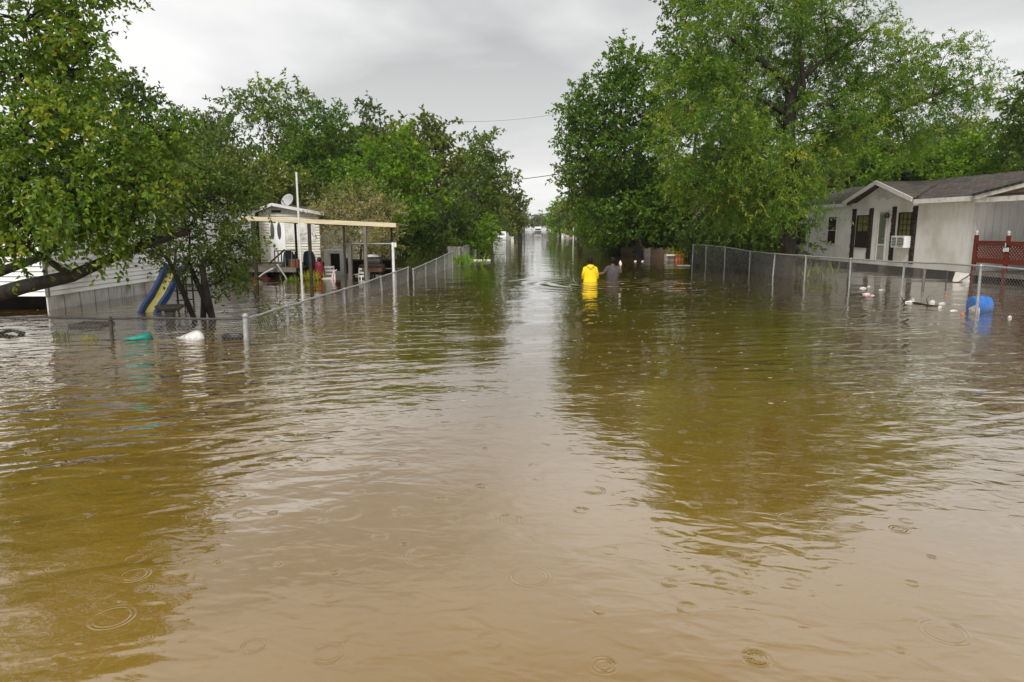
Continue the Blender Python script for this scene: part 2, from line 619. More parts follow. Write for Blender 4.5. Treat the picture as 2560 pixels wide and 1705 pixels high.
M['bag_white'] = pmat('white_plastic_bag', (0.70, 0.69, 0.67), (0.46, 0.44, 0.42), 9.0, 0.35, 0.03, 14)
M['teal_cloth'] = pmat('teal_plastic', (0.020, 0.27, 0.20), (0.015, 0.18, 0.15), 6.0, 0.4, 0.01, 12)
M['concrete'] = pmat('old_concrete', (0.16, 0.145, 0.12), (0.09, 0.08, 0.065), 9.0, 0.85, 0.006, 16)
M['rubber'] = pmat('black_rubber', (0.014, 0.014, 0.015), (0.024, 0.024, 0.026), 9.0, 0.45)
M['grey_cloth'] = pmat('grey_shirt_cloth', (0.082, 0.072, 0.074), (0.055, 0.048, 0.050), 6.0, 0.95, 0.02, 9, spec=0.1)
M['raincoat'] = pmat('yellow_raincoat_vinyl', (0.86, 0.60, 0.010), (0.74, 0.49, 0.008), 4.0, 0.38, 0.02, 6)
M['skin'] = pmat('skin', (0.20, 0.105, 0.066), (0.165, 0.085, 0.052), 8.0, 0.55)
M['hair'] = pmat('black_hair', (0.008, 0.007, 0.006), (0.014, 0.011, 0.010), 20.0, 0.7, 0.01, 40, spec=0.08)
M['trousers'] = pmat('dark_trousers', (0.03, 0.032, 0.04), (0.02, 0.022, 0.03), 6.0, 0.9)
M['brick_red'] = pmat('maroon_cover_vinyl', (0.20, 0.018, 0.032), (0.13, 0.012, 0.022), 5.0, 0.5, 0.02, 7)
M['teal_paint'] = pmat('teal_fabric', (0.020, 0.085, 0.12), (0.014, 0.06, 0.09), 6.0, 0.7)
M['orange'] = pmat('faded_orange', (0.50, 0.17, 0.06), (0.38, 0.12, 0.05), 6.0, 0.6)
M['pink'] = pmat('pale_pink_plastic', (0.70, 0.46, 0.44), (0.62, 0.38, 0.37), 6.0, 0.5)
M['car_white'] = pmat('white_car_paint', (0.70, 0.70, 0.69), (0.66, 0.66, 0.65), 3.0, 0.25)
M['car_glass'] = pmat('dark_car_glass', (0.02, 0.022, 0.024), (0.03, 0.032, 0.034), 3.0, 0.08)
M['rust'] = pmat('rusty_steel', (0.10, 0.048, 0.028), (0.05, 0.03, 0.022), 10.0, 0.8, 0.002, 30)
M['ground'] = pmat('drowned_soil', (0.07, 0.05, 0.03), (0.05, 0.036, 0.02), 0.5, 0.95)
M['fence_wood'] = pmat('brown_fence_board', (0.155, 0.105, 0.075), (0.10, 0.068, 0.05), 5.0, 0.85, 0.003, 20, (4, 4, 0.5), spec=0.2)
M['dish'] = pmat('dish_grey', (0.36, 0.36, 0.37), (0.30, 0.30, 0.31), 4.0, 0.45)
M['green_cloth'] = pmat('green_tarp', (0.05, 0.20, 0.07), (0.03, 0.14, 0.05), 4.0, 0.6, 0.01, 8)
M['pinkwall'] = pmat('pale_pink_wall', (0.44, 0.37, 0.36), (0.36, 0.30, 0.29), 3.0, 0.8)
M['wire_black'] = pmat('cable_black', (0.02, 0.02, 0.02), (0.03, 0.03, 0.03), 3.0, 0.6)
M['pole_grey'] = pmat('pole_timber', (0.20, 0.18, 0.15), (0.13, 0.115, 0.095), 4.0, 0.85, 0.004, 14, (6, 6, 0.3))
M['scum'] = pmat('pale_scum', (0.52, 0.47, 0.36), (0.34, 0.28, 0.17), 3.0, 0.7)
M['flower'] = pmat('dry_stalk', (0.35, 0.27, 0.14), (0.25, 0.19, 0.10), 9.0, 0.9)

G = {}
G['maple'] = leaf_mat('leaf_yellow_green', [(0.0, (0.042, 0.087, 0.012)), (0.45, (0.105, 0.180, 0.017)), (0.85, (0.208, 0.268, 0.024)), (1.0, (0.362, 0.319, 0.048))], 0.38)
G['privet'] = leaf_mat('leaf_dark_glossy', [(0.0, (0.035, 0.063, 0.010)), (0.5, (0.084, 0.129, 0.018)), (0.9, (0.174, 0.212, 0.033)), (1.0, (0.295, 0.268, 0.062))], 0.30, 0.38)
G['shade'] = leaf_mat('leaf_deep_green', [(0.0, (0.038, 0.071, 0.013)), (0.5, (0.077, 0.129, 0.020)), (1.0, (0.148, 0.196, 0.033))], 0.32)
G['feather'] = leaf_mat('leaf_feathery', [(0.0, (0.045, 0.112, 0.014)), (0.40, (0.113, 0.199, 0.024)), (0.78, (0.217, 0.296, 0.036)), (0.95, (0.353, 0.380, 0.045)), (1.0, (0.423, 0.346, 0.060))], 0.42)
G['elm'] = leaf_mat('leaf_mid_green', [(0.0, (0.042, 0.095, 0.010)), (0.5, (0.090, 0.170, 0.015)), (1.0, (0.182, 0.260, 0.027))], 0.35)
G['pecan'] = leaf_mat('leaf_pecan', [(0.0, (0.055, 0.098, 0.020)), (0.5, (0.115, 0.173, 0.030)), (1.0, (0.209, 0.260, 0.045))], 0.35)
G['bright'] = leaf_mat('leaf_bright_green', [(0.0, (0.061, 0.133, 0.010)), (0.5, (0.131, 0.236, 0.015)), (1.0, (0.244, 0.347, 0.031))], 0.38)
G['olive'] = leaf_mat('leaf_olive', [(0.0, (0.061, 0.087, 0.018)), (0.5, (0.122, 0.149, 0.027)), (1.0, (0.209, 0.220, 0.043))], 0.33)
G['pine'] = leaf_mat('leaf_blue_green', [(0.0, (0.038, 0.066, 0.022)), (0.5, (0.078, 0.117, 0.037)), (1.0, (0.139, 0.181, 0.055))], 0.25)
G['seed'] = leaf_mat('seed_heads', [(0.0, (0.090, 0.131, 0.025)), (0.35, (0.168, 0.188, 0.055)), (0.6, (0.384, 0.308, 0.150)), (1.0, (0.600, 0.433, 0.270))], 0.3, 0.6)
G['litter'] = leaf_mat('leaf_litter', [(0.0, (0.060, 0.040, 0.015)), (0.5, (0.168, 0.125, 0.030)), (1.0, (0.360, 0.274, 0.100))], 0.1, 0.5)
G['reed'] = leaf_mat('leaf_yellow_reed', [(0.0, (0.174, 0.204, 0.019)), (0.6, (0.330, 0.315, 0.025)), (1.0, (0.522, 0.409, 0.050))], 0.4)

# ------------------------------------------------------------------ setting
wm = MB().add([(-3000, -400, 0), (3000, -400, 0), (3000, 4500, 0), (-3000, 4500, 0)], [(0, 1, 2, 3)])
water = wm.build('water', water_mat())
water['kind'] = 'structure'
gm = MB().add([(-3000, -400, -0.95), (3000, -400, -0.95), (3000, 4500, -0.95), (-3000, 4500, -0.95)], [(0, 1, 2, 3)])
ground = gm.build('ground', M['ground'])
ground['kind'] = 'structure'
BED = -0.95
# ------------------------------------------------------------------ vegetation
def leaf_mesh(name, pos, fwd, size, width, rng, six=False, curl=0.15, tint=None, flat=0.6):
    """one small folded blade per position"""
    n = len(pos)
    fwd = fwd / np.maximum(np.linalg.norm(fwd, axis=1, keepdims=True), 1e-6)
    up = rng.normal(0, 1, (n, 3)) * (1 - flat)
    up[:, 2] += flat
    side = np.cross(fwd, up)
    side /= np.maximum(np.linalg.norm(side, axis=1, keepdims=True), 1e-6)
    nrm = np.cross(side, fwd)
    L_ = (size * rng.uniform(0.65, 1.25, n))[:, None]
    W_ = (width * rng.uniform(0.7, 1.2, n))[:, None]
    lift = W_ * rng.uniform(-0.1, 0.5, n)[:, None]
    tip = pos + fwd * L_ - nrm * L_ * curl
    if six:
        k = 6
        a1 = pos + fwd * L_ * 0.28 + nrm * lift * 0.5
        a2 = pos + fwd * L_ * 0.62 - nrm * L_ * curl * 0.3 + nrm * lift * 0.5
        V = np.stack([pos, a1 + side * W_ * 0.46, a2 + side * W_ * 0.40, tip, a2 - side * W_ * 0.40, a1 - side * W_ * 0.46], 1)
        base = (np.arange(n) * 6)[:, None]
        F = np.concatenate([base + np.array([[0, 1, 2, 3]]), base + np.array([[0, 3, 4, 5]])], 1).reshape(-1, 4)
        nf = 2 * n
    else:
        k = 4
        mid = pos + fwd * L_ * 0.45 + nrm * lift * 0.4
        V = np.stack([pos, mid + side * W_ * 0.5, tip, mid - side * W_ * 0.5], 1)
        F = (np.arange(n) * 4)[:, None] + np.array([[0, 1, 2, 3]])
        nf = n
    me = bpy.data.meshes.new(name)
    me.vertices.add(n * k)
    me.vertices.foreach_set('co', V.reshape(-1).astype(np.float32))
    me.loops.add(nf * 4)
    me.loops.foreach_set('vertex_index', F.reshape(-1).astype(np.int32))
    me.polygons.add(nf)
    me.polygons.foreach_set('loop_start', (np.arange(nf) * 4).astype(np.int32))
    me.polygons.foreach_set('loop_total', np.full(nf, 4, np.int32))
    if tint is None:
        tint = np.clip(rng.normal(0.45, 0.22, n), 0, 1)
    at_ = me.attributes.new('tint', 'FLOAT', 'FACE')
    at_.data.foreach_set('value', np.repeat(tint, nf // n).astype(np.float32))
    me.update(calc_edges=True)
    return me


STYLES = dict(
    #        sub radius, coverage, shoots, shoot length, leaves/shoot, leaf length, width, droop, up bias, six
    maple=dict(sr=0.34, cov=1.5, sh=8, sl=0.44, lv=13, L=0.094, W=0.054, droop=0.55, up=0.05, six=True, curl=0.2, flat=0.45),
    privet=dict(sr=0.30, cov=1.5, sh=9, sl=0.36, lv=9, L=0.085, W=0.045, droop=0.30, up=0.15, six=False, curl=0.15, flat=0.4),
    shade=dict(sr=0.48, cov=1.5, sh=9, sl=0.5, lv=9, L=0.12, W=0.075, droop=0.3, up=0.15, six=False, curl=0.15, flat=0.5),
    feather=dict(sr=0.60, cov=1.5, sh=9, sl=0.95, lv=26, L=0.16, W=0.042, droop=0.40, up=0.25, six=False, curl=0.25, flat=0.5),
    elm=dict(sr=0.75, cov=1.5, sh=10, sl=0.75, lv=11, L=0.21, W=0.13, droop=0.25, up=0.30, six=False, curl=0.2, flat=0.5),
    pecan=dict(sr=0.85, cov=1.25, sh=9, sl=0.95, lv=11, L=0.30, W=0.13, droop=0.35, up=0.15, six=False, curl=0.25, flat=0.55),
    dense=dict(sr=0.62, cov=1.6, sh=9, sl=0.55, lv=9, L=0.21, W=0.13, droop=0.25, up=0.25, six=False, curl=0.2, flat=0.5),
    far=dict(sr=1.15, cov=1.35, sh=9, sl=1.1, lv=9, L=0.42, W=0.26, droop=0.25, up=0.2, six=False, curl=0.2, flat=0.5),
    wispy=dict(sr=0.42, cov=1.3, sh=8, sl=0.75, lv=18, L=0.12, W=0.035, droop=0.05, up=0.75, six=False, curl=0.1, flat=0.3),
)


def crown_build(rng, blobs, st, thin=1.0):
    """blobs: (centre, (rx, ry, rz)); returns leaf positions, directions, tints and twig ends"""
    P, D, T, twigs = [], [], [], []
    for c, r in blobs:
        c, r = np.array(c), np.array(r)
        ns = max(5, int(st['cov'] * thin * (r[0] * r[1] + r[0] * r[2] + r[1] * r[2]) / st['sr'] ** 2))
        d = rng.normal(0, 1, (ns, 3))
        d /= np.linalg.norm(d, axis=1, keepdims=True)
        rad = 1 - 0.55 * rng.uniform(0, 1, ns) ** 1.8
        rad *= 1 + rng.normal(0, 0.07, ns)
        s = c + d * r * rad[:, None]
        keep = s[:, 2] > 0.05
        s, d = s[keep], d[keep]
        ns = len(s)
        if ns == 0:
            continue
        for q in s:
            twigs.append((c, q))
        sh = st['sh']
        o = np.repeat(s, sh, 0) + rng.normal(0, 1, (ns * sh, 3)) * st['sr'] * np.array([0.42, 0.42, 0.30])
        sd = rng.normal(0, 1, (ns * sh, 3)) * 0.8 + np.repeat(d, sh, 0) * 0.7
        sd[:, 2] += st['up']
        sd /= np.linalg.norm(sd, axis=1, keepdims=True)
        ln = st['sl'] * rng.uniform(0.6, 1.3, ns * sh)
        lv = st['lv']
        t = rng.uniform(0.08, 1.0, (ns * sh, lv, 1))
        p = o[:, None, :] + sd[:, None, :] * ln[:, None, None] * t
        p[:, :, 2] -= (st['droop'] * ln)[:, None] * t[:, :, 0] ** 2
        f = sd[:, None, :] * 0.45 + rng.normal(0, 0.75, (ns * sh, lv, 3))
        f[:, :, 2] -= st['droop'] * 0.9 - st['up'] * 0.4
        sub_t = rng.normal(0, 0.18, ns)
        tint = 0.42 + np.repeat(sub_t, sh * lv) + rng.normal(0, 0.16, ns * sh * lv)
        P.append(p.reshape(-1, 3))
        D.append(f.reshape(-1, 3))
        T.append(tint)
    P, D, T = np.concatenate(P), np.concatenate(D), np.concatenate(T)
    k = P[:, 2] > 0.02
    return P[k], D[k], np.clip(T[k], 0, 1), twigs


def bend(a, b, rng, amt=0.12, n=5, sag=0.0):
    a, b = Vector(a), Vector(b)
    L_ = (b - a).length
    off = Vector(rng.normal(0, amt * L_, 3).tolist())
    pts = []
    for i in range(n + 1):
        t = i / n
        p = a.lerp(b, t) + off * (math.sin(math.pi * t) * 0.6)
        p.z += sag * L_ * math.sin(math.pi * t)
        pts.append(p)
    return pts


def tree(name, label, cat, base, trunk_r, fork, blobs, style, leafmat, bark, seed, group=None, thin=1.0,
         twig=0.012, stems=1, lean=(0, 0), limbs=None, twig_share=1.0):
    rng = np.random.default_rng(seed)
    st = STYLES[style]
    root = thing(name, label, cat, (base[0], base[1], BED), group)
    tm = MB()
    P, D, T, twigs = crown_build(rng, blobs, st, thin)
    top = max(c[2] for c, r in blobs)
    tops = []
    for k in range(stems):
        a = Vector((base[0] + (rng.normal(0, 0.16) if stems > 1 else 0), base[1] + (rng.normal(0, 0.2) if stems > 1 else 0), BED))
        b = Vector((base[0] + lean[0] + (rng.normal(0, 0.38) if stems > 1 else 0), base[1] + lean[1] + (rng.normal(0, 0.5) if stems > 1 else 0), fork))
        pts = bend(a, b, rng, 0.035, 5)
        tr = trunk_r * (1 if stems == 1 else rng.uniform(0.6, 1))
        rad = [tr * (1.35 if i == 0 else 1.0) * (1 - 0.30 * i / 5) for i in range(6)]
        tm.tube(pts, rad, 9)
        tops.append((pts, rad))
    nodes = []                                   # skeleton points a new limb may fork from: (point, radius)
    for pts, rad in tops:
        nodes += [(pts[i], rad[i]) for i in range(2, 6)]
    for pl in (limbs or []):
        pts, r0, r1 = pl
        nodes += [(Vector(p), r0 + (r1 - r0) * i / (len(pts) - 1)) for i, p in enumerate(pts) if i > 0]
    tip = tops[0][0][-1]
    for c, r in sorted(blobs, key=lambda b_: (Vector(b_[0]) - tip).length):
        cv = Vector(c)
        best = min(nodes, key=lambda nd: (nd[0] - cv).length * (1.0 if nd[0].z < cv.z + 0.3 else 1.6) + 0.2 / max(nd[1], 0.02) * 0.05)
        a = best[0]
        if (cv - a).length < 0.15:
            continue
        rb = max(0.016, best[1] * rng.uniform(0.55, 0.72))
        lp = bend(a, c, rng, 0.12, 6, 0.05)
        rl = [rb * (1 - 0.62 * i / 6) for i in range(7)]
        tm.tube(lp, rl, 6)
        nodes += [(lp[i], rl[i]) for i in (2, 4, 6)]
    for c, q in twigs:
        if rng.uniform() > twig_share:
            continue
        lp = bend(c, q, rng, 0.12, 3, 0.05)
        tm.tube(lp, [twig * 1.9, twig * 1.4, twig, twig * 0.5], 3, cap=False)
    if limbs:
        for pts, r0, r1 in limbs:
            n = len(pts) - 1
            tm.tube(pts, [r0 + (r1 - r0) * i / n for i in range(n + 1)], 8)
    tm.build('trunk', bark, root)
    off = np.array(root.location)
    me = leaf_mesh('crown', P - off, D, st['L'], st['W'], rng, st['six'], st['curl'], T, st['flat'])
    me.materials.append(leafmat)
    o = bpy.data.objects.new('crown', me)
    COL.objects.link(o)
    o.parent = root
    return root


def B(u, v, Y, ru, rv, ry=None):
    """crown mass centred where the photo shows it at road distance Y; radii surveyed in photo units"""
    s = Y / FPX
    c = at(u, v, Y)
    return ((c.x, c.y, c.z), (ru * s, (ry if ry else max(ru, rv) * s), rv * s))


def copy_tree(o, loc, rotz, scale, label=None, group=None):
    c = o.copy()
    COL.objects.link(c)
    c.location = loc
    c.rotation_euler = (0, 0, rotz)
    c.scale = scale
    if label:
        c['label'] = label
    if group:
        c['group'] = group
    for ch in list(o.children):
        k = ch.copy()
        COL.objects.link(k)
        k.parent = c
    return c


# --- left foreground
xb = at(-330, 730, 12.4)
lb = [at(-330, 830, 12.4), at(-60, 752, 12.2), at(60, 716, 12.0), at(180, 690, 12.0), at(290, 640, 12.2), at(380, 605, 12.4), at(470, 580, 12.8)]
lb2 = [at(-330, 770, 12.4), at(-60, 700, 12.6), at(20, 672, 12.8), at(110, 640, 13.0), at(190, 560, 13.0)]
lb3 = [at(290, 640, 12.2), at(330, 560, 12.0), at(350, 470, 12.0), at(330, 400, 12.0)]
tree('shade_tree', 'yellow-green broadleaf tree filling the left edge over the white trailer', 'tree', (xb.x, xb.y), 0.24, 2.6,
     [B(40, 330, 11.5, 120, 80), B(170, 300, 11.6, 110, 70), B(290, 350, 11.6, 95, 65), B(390, 340, 12.0, 70, 50),
      B(60, 450, 11.2, 120, 80), B(190, 430, 11.0, 110, 75), B(310, 440, 11.4, 90, 65), B(60, 535, 11.2, 85, 50),
      B(190, 520, 11.0, 90, 60), B(265, 545, 11.2, 45, 34), B(90, 575, 11.4, 45, 30), B(55, 610, 11.3, 34, 22), B(262, 590, 11.4, 24, 22), B(400, 430, 12.2, 60, 55),
      B(330, 540, 12.2, 60, 45), B(-60, 430, 11.6, 110, 140)],
     'maple', G['maple'], M['bark_dark'], 11, thin=1.3, limbs=[(lb, 0.17, 0.05), (lb2, 0.13, 0.05), (lb3, 0.06, 0.02)])
tree('tall_tree', 'tall leafy tree cut off by the top left corner', 'tree', (at(-260, 640, 14.2).x, 14.2), 0.22, 3.6,
     [B(60, 60, 13.2, 130, 90), B(180, 50, 13.4, 75, 70), B(60, 190, 13.2, 120, 70), B(170, 170, 13.2, 80, 60), B(-90, 100, 13.6, 120, 130),
      B(70, -110, 13.4, 130, 110), B(190, -60, 13.4, 80, 70), B(-50, -230, 13.6, 160, 110), B(120, 250, 13.6, 110, 50), B(215, 110, 13.4, 45, 55)],
     'shade', G['maple'], M['bark_dark'], 12, thin=1.35)
tree('leafy_tree', 'dark green rounded tree behind the left foreground branches', 'tree', (at(300, 600, 19).x, 19.0), 0.2, 2.6,
     [B(240, 240, 18, 85, 65), B(330, 260, 18.4, 70, 60), B(370, 310, 18.6, 50, 50), B(180, 210, 18, 70, 50), B(300, 340, 18, 110, 60), B(420, 390, 19, 70, 50)],
     'shade', G['shade'], M['bark_dark'], 13, thin=1.3)
pt = wat(532, 800)
tree('small_leaf_tree', 'small-leaved dark tree with slim stems standing in water by the slide', 'tree', (pt.x, pt.y), 0.075, 1.15,
     [B(430, 480, 14.0, 75, 65), B(520, 500, 14.2, 80, 70), B(590, 520, 14.4, 55, 60), B(470, 570, 14.0, 85, 55), B(560, 600, 14.2, 65, 55),
      B(500, 430, 14.6, 80, 55), B(420, 410, 14.4, 60, 50), B(610, 480, 14.6, 40, 40), B(590, 650, 14.0, 45, 40), B(530, 660, 13.8, 45, 40),
      B(400, 560, 14.0, 55, 55), B(395, 610, 13.6, 34, 26), B(575, 690, 14.0, 34, 28), B(540, 710, 13.8, 24, 22), B(600, 610, 14.2, 40, 36), B(465, 650, 14.0, 55, 35)],
     'privet', G['privet'], M['bark_dark'], 14, stems=4, lean=(-0.25, 0.3), twig=0.008)

# --- left, behind the second house
tree('small_tree', 'distant dark tree between the left foreground tree and the tall open crown', 'tree', (at(505, 600, 50).x, 50), 0.28, 5,
     [B(480, 300, 50, 40, 28), B(535, 300, 50, 40, 30), B(505, 345, 50, 55, 35), B(520, 390, 50, 50, 30)], 'pecan', G['pine'], M['bark_grey'], 21)
tree('pecan_tree', 'tall open-crowned tree rising above the cream house roof', 'tree', (at(700, 600, 48).x, 48), 0.42, 5.5,
     [B(690, 245, 48, 75, 34), B(620, 275, 47, 55, 30), B(750, 290, 48, 45, 34), B(590, 320, 47, 50, 28), B(660, 320, 46, 60, 30),
      B(560, 370, 47, 45, 26), B(720, 350, 48, 50, 28), B(600, 400, 46, 60, 32), B(660, 390, 47, 50, 25)],
     'pecan', G['pecan'], M['bark_grey'], 22, thin=0.85)
tree('elm_tree', 'leaning dark green tree right of the tall open crown', 'tree', (at(800, 600, 45).x, 45), 0.36, 4.5,
     [B(815, 280, 45, 45, 32), B(840, 325, 45, 40, 34), B(775, 350, 44, 55, 35), B(740, 410, 44, 65, 40), B(810, 400, 45, 55, 38), B(850, 430, 44, 55, 45), B(790, 460, 43, 60, 40)],
     'elm', G['elm'], M['bark_grey'], 23)
tree('pine_tree', 'thin blue-green tree top poking up behind the left treeline', 'tree', (at(935, 600, 66).x, 66), 0.3, 9,
     [B(930, 300, 66, 26, 34), B(915, 345, 66, 40, 30), B(940, 375, 66, 45, 30), B(895, 380, 66, 40, 30), B(985, 385, 66, 40, 30)], 'far', G['pine'], M['bark_grey'], 24)
tree('light_tree', 'bright green spreading tree above the tan flowering bush', 'tree', (at(975, 620, 37).x, 37), 0.24, 3.4,
     [B(980, 370, 37, 60, 38), B(930, 420, 36.5, 55, 40), B(1030, 420, 37, 50, 40), B(960, 460, 36, 70, 40), B(1050, 480, 36.5, 45, 40), B(1005, 520, 36, 55, 35), B(900, 460, 37, 40, 35)],
     'dense', G['bright'], M['bark_grey'], 25)
tree('dark_tree', 'dull olive tree standing behind the bright green one on the left', 'tree', (at(1090, 610, 56).x, 56), 0.36, 5,
     [B(1060, 335, 56, 45, 30), B(1110, 330, 56, 40, 26), B(1085, 385, 56, 60, 40), B(1030, 350, 57, 40, 28), B(1130, 430, 55, 55, 45), B(1080, 470, 55, 60, 45)],
     'far', G['olive'], M['bark_grey'], 26)
tree('street_tree', 'tall ragged tree closing the left treeline at the street', 'tree', (at(1205, 610, 50).x, 50), 0.3, 4,
     [B(1212, 350, 50, 34, 34), B(1200, 420, 49, 55, 40), B(1232, 425, 50, 28, 38), B(1180, 490, 48, 60, 45), B(1222, 500, 49, 40, 48), B(1160, 550, 47, 55, 40), B(1190, 568, 48, 36, 32)],
     'dense', G['pecan'], M['bark_grey'], 27)
tree('street_tree', 'smaller hazy tree just beyond the ragged left street tree', 'tree', (at(1300, 600, 84).x, 84), 0.3, 4,
     [B(1275, 465, 84, 24, 24), B(1290, 505, 84, 22, 24), B(1272, 525, 83, 30, 28), B(1296, 555, 83, 20, 22)], 'far', G['olive'], M['bark_grey'], 28)
tree('understory_tree', 'low bushy tree behind the left end of the carport roof', 'tree', (at(620, 640, 34).x, 34), 0.16, 2.2,
     [B(600, 440, 34, 60, 40), B(660, 450, 35, 60, 38), B(560, 480, 34, 50, 50), B(640, 500, 34, 60, 35), B(720, 480, 36, 55, 40), B(580, 540, 34, 40, 40), B(760, 500, 36, 45, 40)],
     'dense', G['olive'], M['bark_grey'], 29)
tree('crepe_myrtle', 'wide bush topped with tan seed heads behind the carport', 'shrub', (at(895, 650, 29).x, 29), 0.09, 1.0,
     [B(890, 500, 29, 60, 28), B(840, 530, 28.6, 50, 30), B(940, 530, 29, 50, 32), B(890, 560, 28.4, 65, 35), B(810, 565, 28.6, 35, 30), B(975, 565, 29, 30, 35), B(900, 610, 28.5, 55, 30), B(950, 610, 28.8, 45, 35)],
     'wispy', G['seed'], M['bark_grey'], 30, stems=4)
tree('bank_tree', 'dense dark tree wall beside the second left fence', 'tree', (at(1110, 620, 41).x, 41), 0.2, 2.0,
     [B(1060, 540, 41, 55, 40), B(1120, 540, 41, 50, 45), B(1090, 580, 40, 60, 35), B(1040, 590, 40, 45, 30), B(1155, 590, 42, 36, 32)],
     'dense', G['shade'], M['bark_grey'], 31)
tree('bush', 'bright green bush leaning into the water at the left kerb', 'shrub', (wat(1205, 640).x, wat(1205, 640).y), 0.05, 0.4,
     [B(1182, 590, 42, 22, 24), B(1203, 600, 42, 16, 22), B(1190, 622, 41.5, 26, 14), B(1205, 570, 43, 14, 22)], 'dense', G['bright'], M['bark_grey'], 32, stems=3)
tree('reed_clump', 'yellow-green reedy clump beside the far white vehicle', 'plant', (at(1288, 592, 109).x, 109), 0.05, 0.5,
     [B(1282, 570, 108, 15, 10), B(1300, 576, 110, 12, 9)], 'wispy', G['reed'], M['bark_grey'], 33, stems=3)

# --- right
tb = (at(1975, 600, 30).x, 30.0)
tk = [Vector((tb[0], tb[1], BED)), at(1972, 560, 30), at(1966, 440, 30), at(1972, 330, 30), at(1978, 235, 30)]
l1 = [at(1978, 235, 30), at(1950, 190, 29.6), at(1905, 155, 29.2), at(1860, 120, 28.8), at(1820, 90, 28.6)]
l2 = [at(1978, 235, 30), at(2010, 190, 30), at(2060, 150, 30.2), at(2130, 105, 30.4), at(2190, 60, 30.6)]
l3 = [at(1972, 300, 30), at(2010, 220, 29.5), at(2000, 120, 29.2), at(1990, 30, 29.2)]
l4 = [at(1968, 400, 30), at(2100, 330, 31), at(2210, 290, 31.6), at(2330, 240, 32), at(2430, 200, 32.4)]
l5 = [at(1970, 290, 30), at(1930, 265, 29), at(1890, 240, 28.2)]
l6 = [at(1966, 440, 30), at(1880, 400, 29), at(1800, 370, 28)]
tree('feathery_tree', 'huge feathery yellow-green tree with dark forked trunk beside the grey house', 'tree', tb, 0.30, 5.0,
     [B(1800, 60, 29, 100, 60), B(1930, 30, 29, 100, 60), B(2060, 40, 30, 90, 60), B(1760, 150, 28.6, 80, 60), B(1850, 190, 29, 70, 50),
      B(2160, 100, 30.4, 80, 50), B(2250, 150, 31, 70, 55), B(2350, 170, 32, 70, 50), B(2430, 220, 32.5, 55, 50), B(2330, 260, 32, 70, 45), B(2210, 240, 31, 80, 50),
      B(1720, 260, 28.4, 70, 55), B(1830, 290, 27.6, 85, 60), B(2080, 260, 29.4, 75, 45), B(2110, 330, 30, 65, 40), B(2070, 400, 30, 50, 35), B(2260, 340, 31.5, 70, 40),
      B(1700, 360, 28, 60, 55), B(1790, 400, 27.6, 80, 55), B(1900, 380, 27.4, 70, 55), B(2000, 400, 28.6, 65, 45), B(1745, 460, 29.5, 60, 50),
      B(1850, 480, 28, 70, 50), B(1950, 495, 27.8, 65, 45), B(2000, 480, 28.8, 45, 40), B(1870, 535, 29, 60, 35), B(1955, 545, 29, 55, 30),
      B(1800, 520, 30, 45, 40), B(2000, 545, 29.4, 35, 28), B(1900, -60, 29.5, 130, 50), B(2060, -50, 30, 90, 50), B(1690, 430, 30, 45, 40), B(1960, 440, 28, 55, 35), B(1900, 230, 33, 110, 60), B(2040, 200, 33.5, 90, 60), B(1960, 110, 33, 110, 55), B(2000, 330, 33, 120, 60), B(1880, 330, 32, 90, 50), B(2150, 200, 33, 70, 50), B(2280, 230, 34, 70, 40), B(1800, 220, 32, 90, 55), B(1700, 180, 30, 50, 50)],
     'feather', G['feather'], M['bark_dark'], 41, thin=1.05, limbs=[(tk, 0.36, 0.24), (l1, 0.17, 0.05), (l2, 0.16, 0.05), (l3, 0.13, 0.04), (l4, 0.15, 0.05), (l5, 0.12, 0.06), (l6, 0.10, 0.04)],
     twig_share=0.6)
tree('sweetgum_tree', 'dark broadleaf tree top showing left of the huge feathery crown', 'tree', (at(1735, 600, 39).x, 39), 0.3, 5,
     [B(1710, 60, 39, 50, 60), B(1740, 150, 39, 55, 50), B(1700, 180, 39, 40, 45), B(1760, -30, 39, 70, 70), B(1760, 260, 39, 60, 60)], 'elm', G['shade'], M['bark_dark'], 42)
tree('street_tree', 'tall mid-green tree leaning over the right side of the street', 'tree', (at(1600, 610, 45).x, 45), 0.34, 4.5,
     [B(1560, 160, 45, 34, 50), B(1600, 190, 45, 60, 55), B(1530, 230, 44.5, 50, 40), B(1460, 250, 44, 55, 45), B(1600, 290, 44, 65, 50), B(1510, 310, 44, 65, 45),
      B(1430, 330, 44, 36, 40), B(1560, 380, 43.5, 70, 50), B(1470, 400, 44, 55, 45), B(1640, 400, 43, 50, 55), B(1530, 440, 46, 60, 45), B(1600, 460, 46, 55, 45), B(1455, 470, 46, 40, 40), B(1650, 300, 46, 60, 60), B(1650, 500, 46, 50, 45), B(1500, 360, 47, 70, 45), B(1560, 500, 43.5, 60, 40), B(1640, 520, 43.2, 55, 42), B(1590, 558, 43.6, 60, 26), B(1500, 540, 44, 45, 35)],
     'elm', G['elm'], M['bark_dark'], 43, thin=1.35)
tree('vine_thicket', 'dense leafy thicket hanging to the water on the right bank', 'shrub', (at(1600, 630, 47).x, 47), 0.14, 1.5,
     [B(1540, 470, 48, 60, 50), B(1620, 480, 46, 60, 50), B(1560, 550, 46, 60, 45), B(1640, 560, 47, 55, 42), B(1690, 500, 47, 55, 50), B(1710, 575, 47, 50, 35), B(1490, 530, 49, 45, 45),
      B(1530, 585, 48, 40, 20), B(1600, 585, 48, 40, 22), B(1470, 560, 50, 40, 36), B(1580, 510, 47, 60, 45), B(1650, 590, 47, 45, 22), B(1700, 545, 46, 45, 40)],
     'dense', G['bright'], M['bark_dark'], 44, stems=3, thin=1.2)
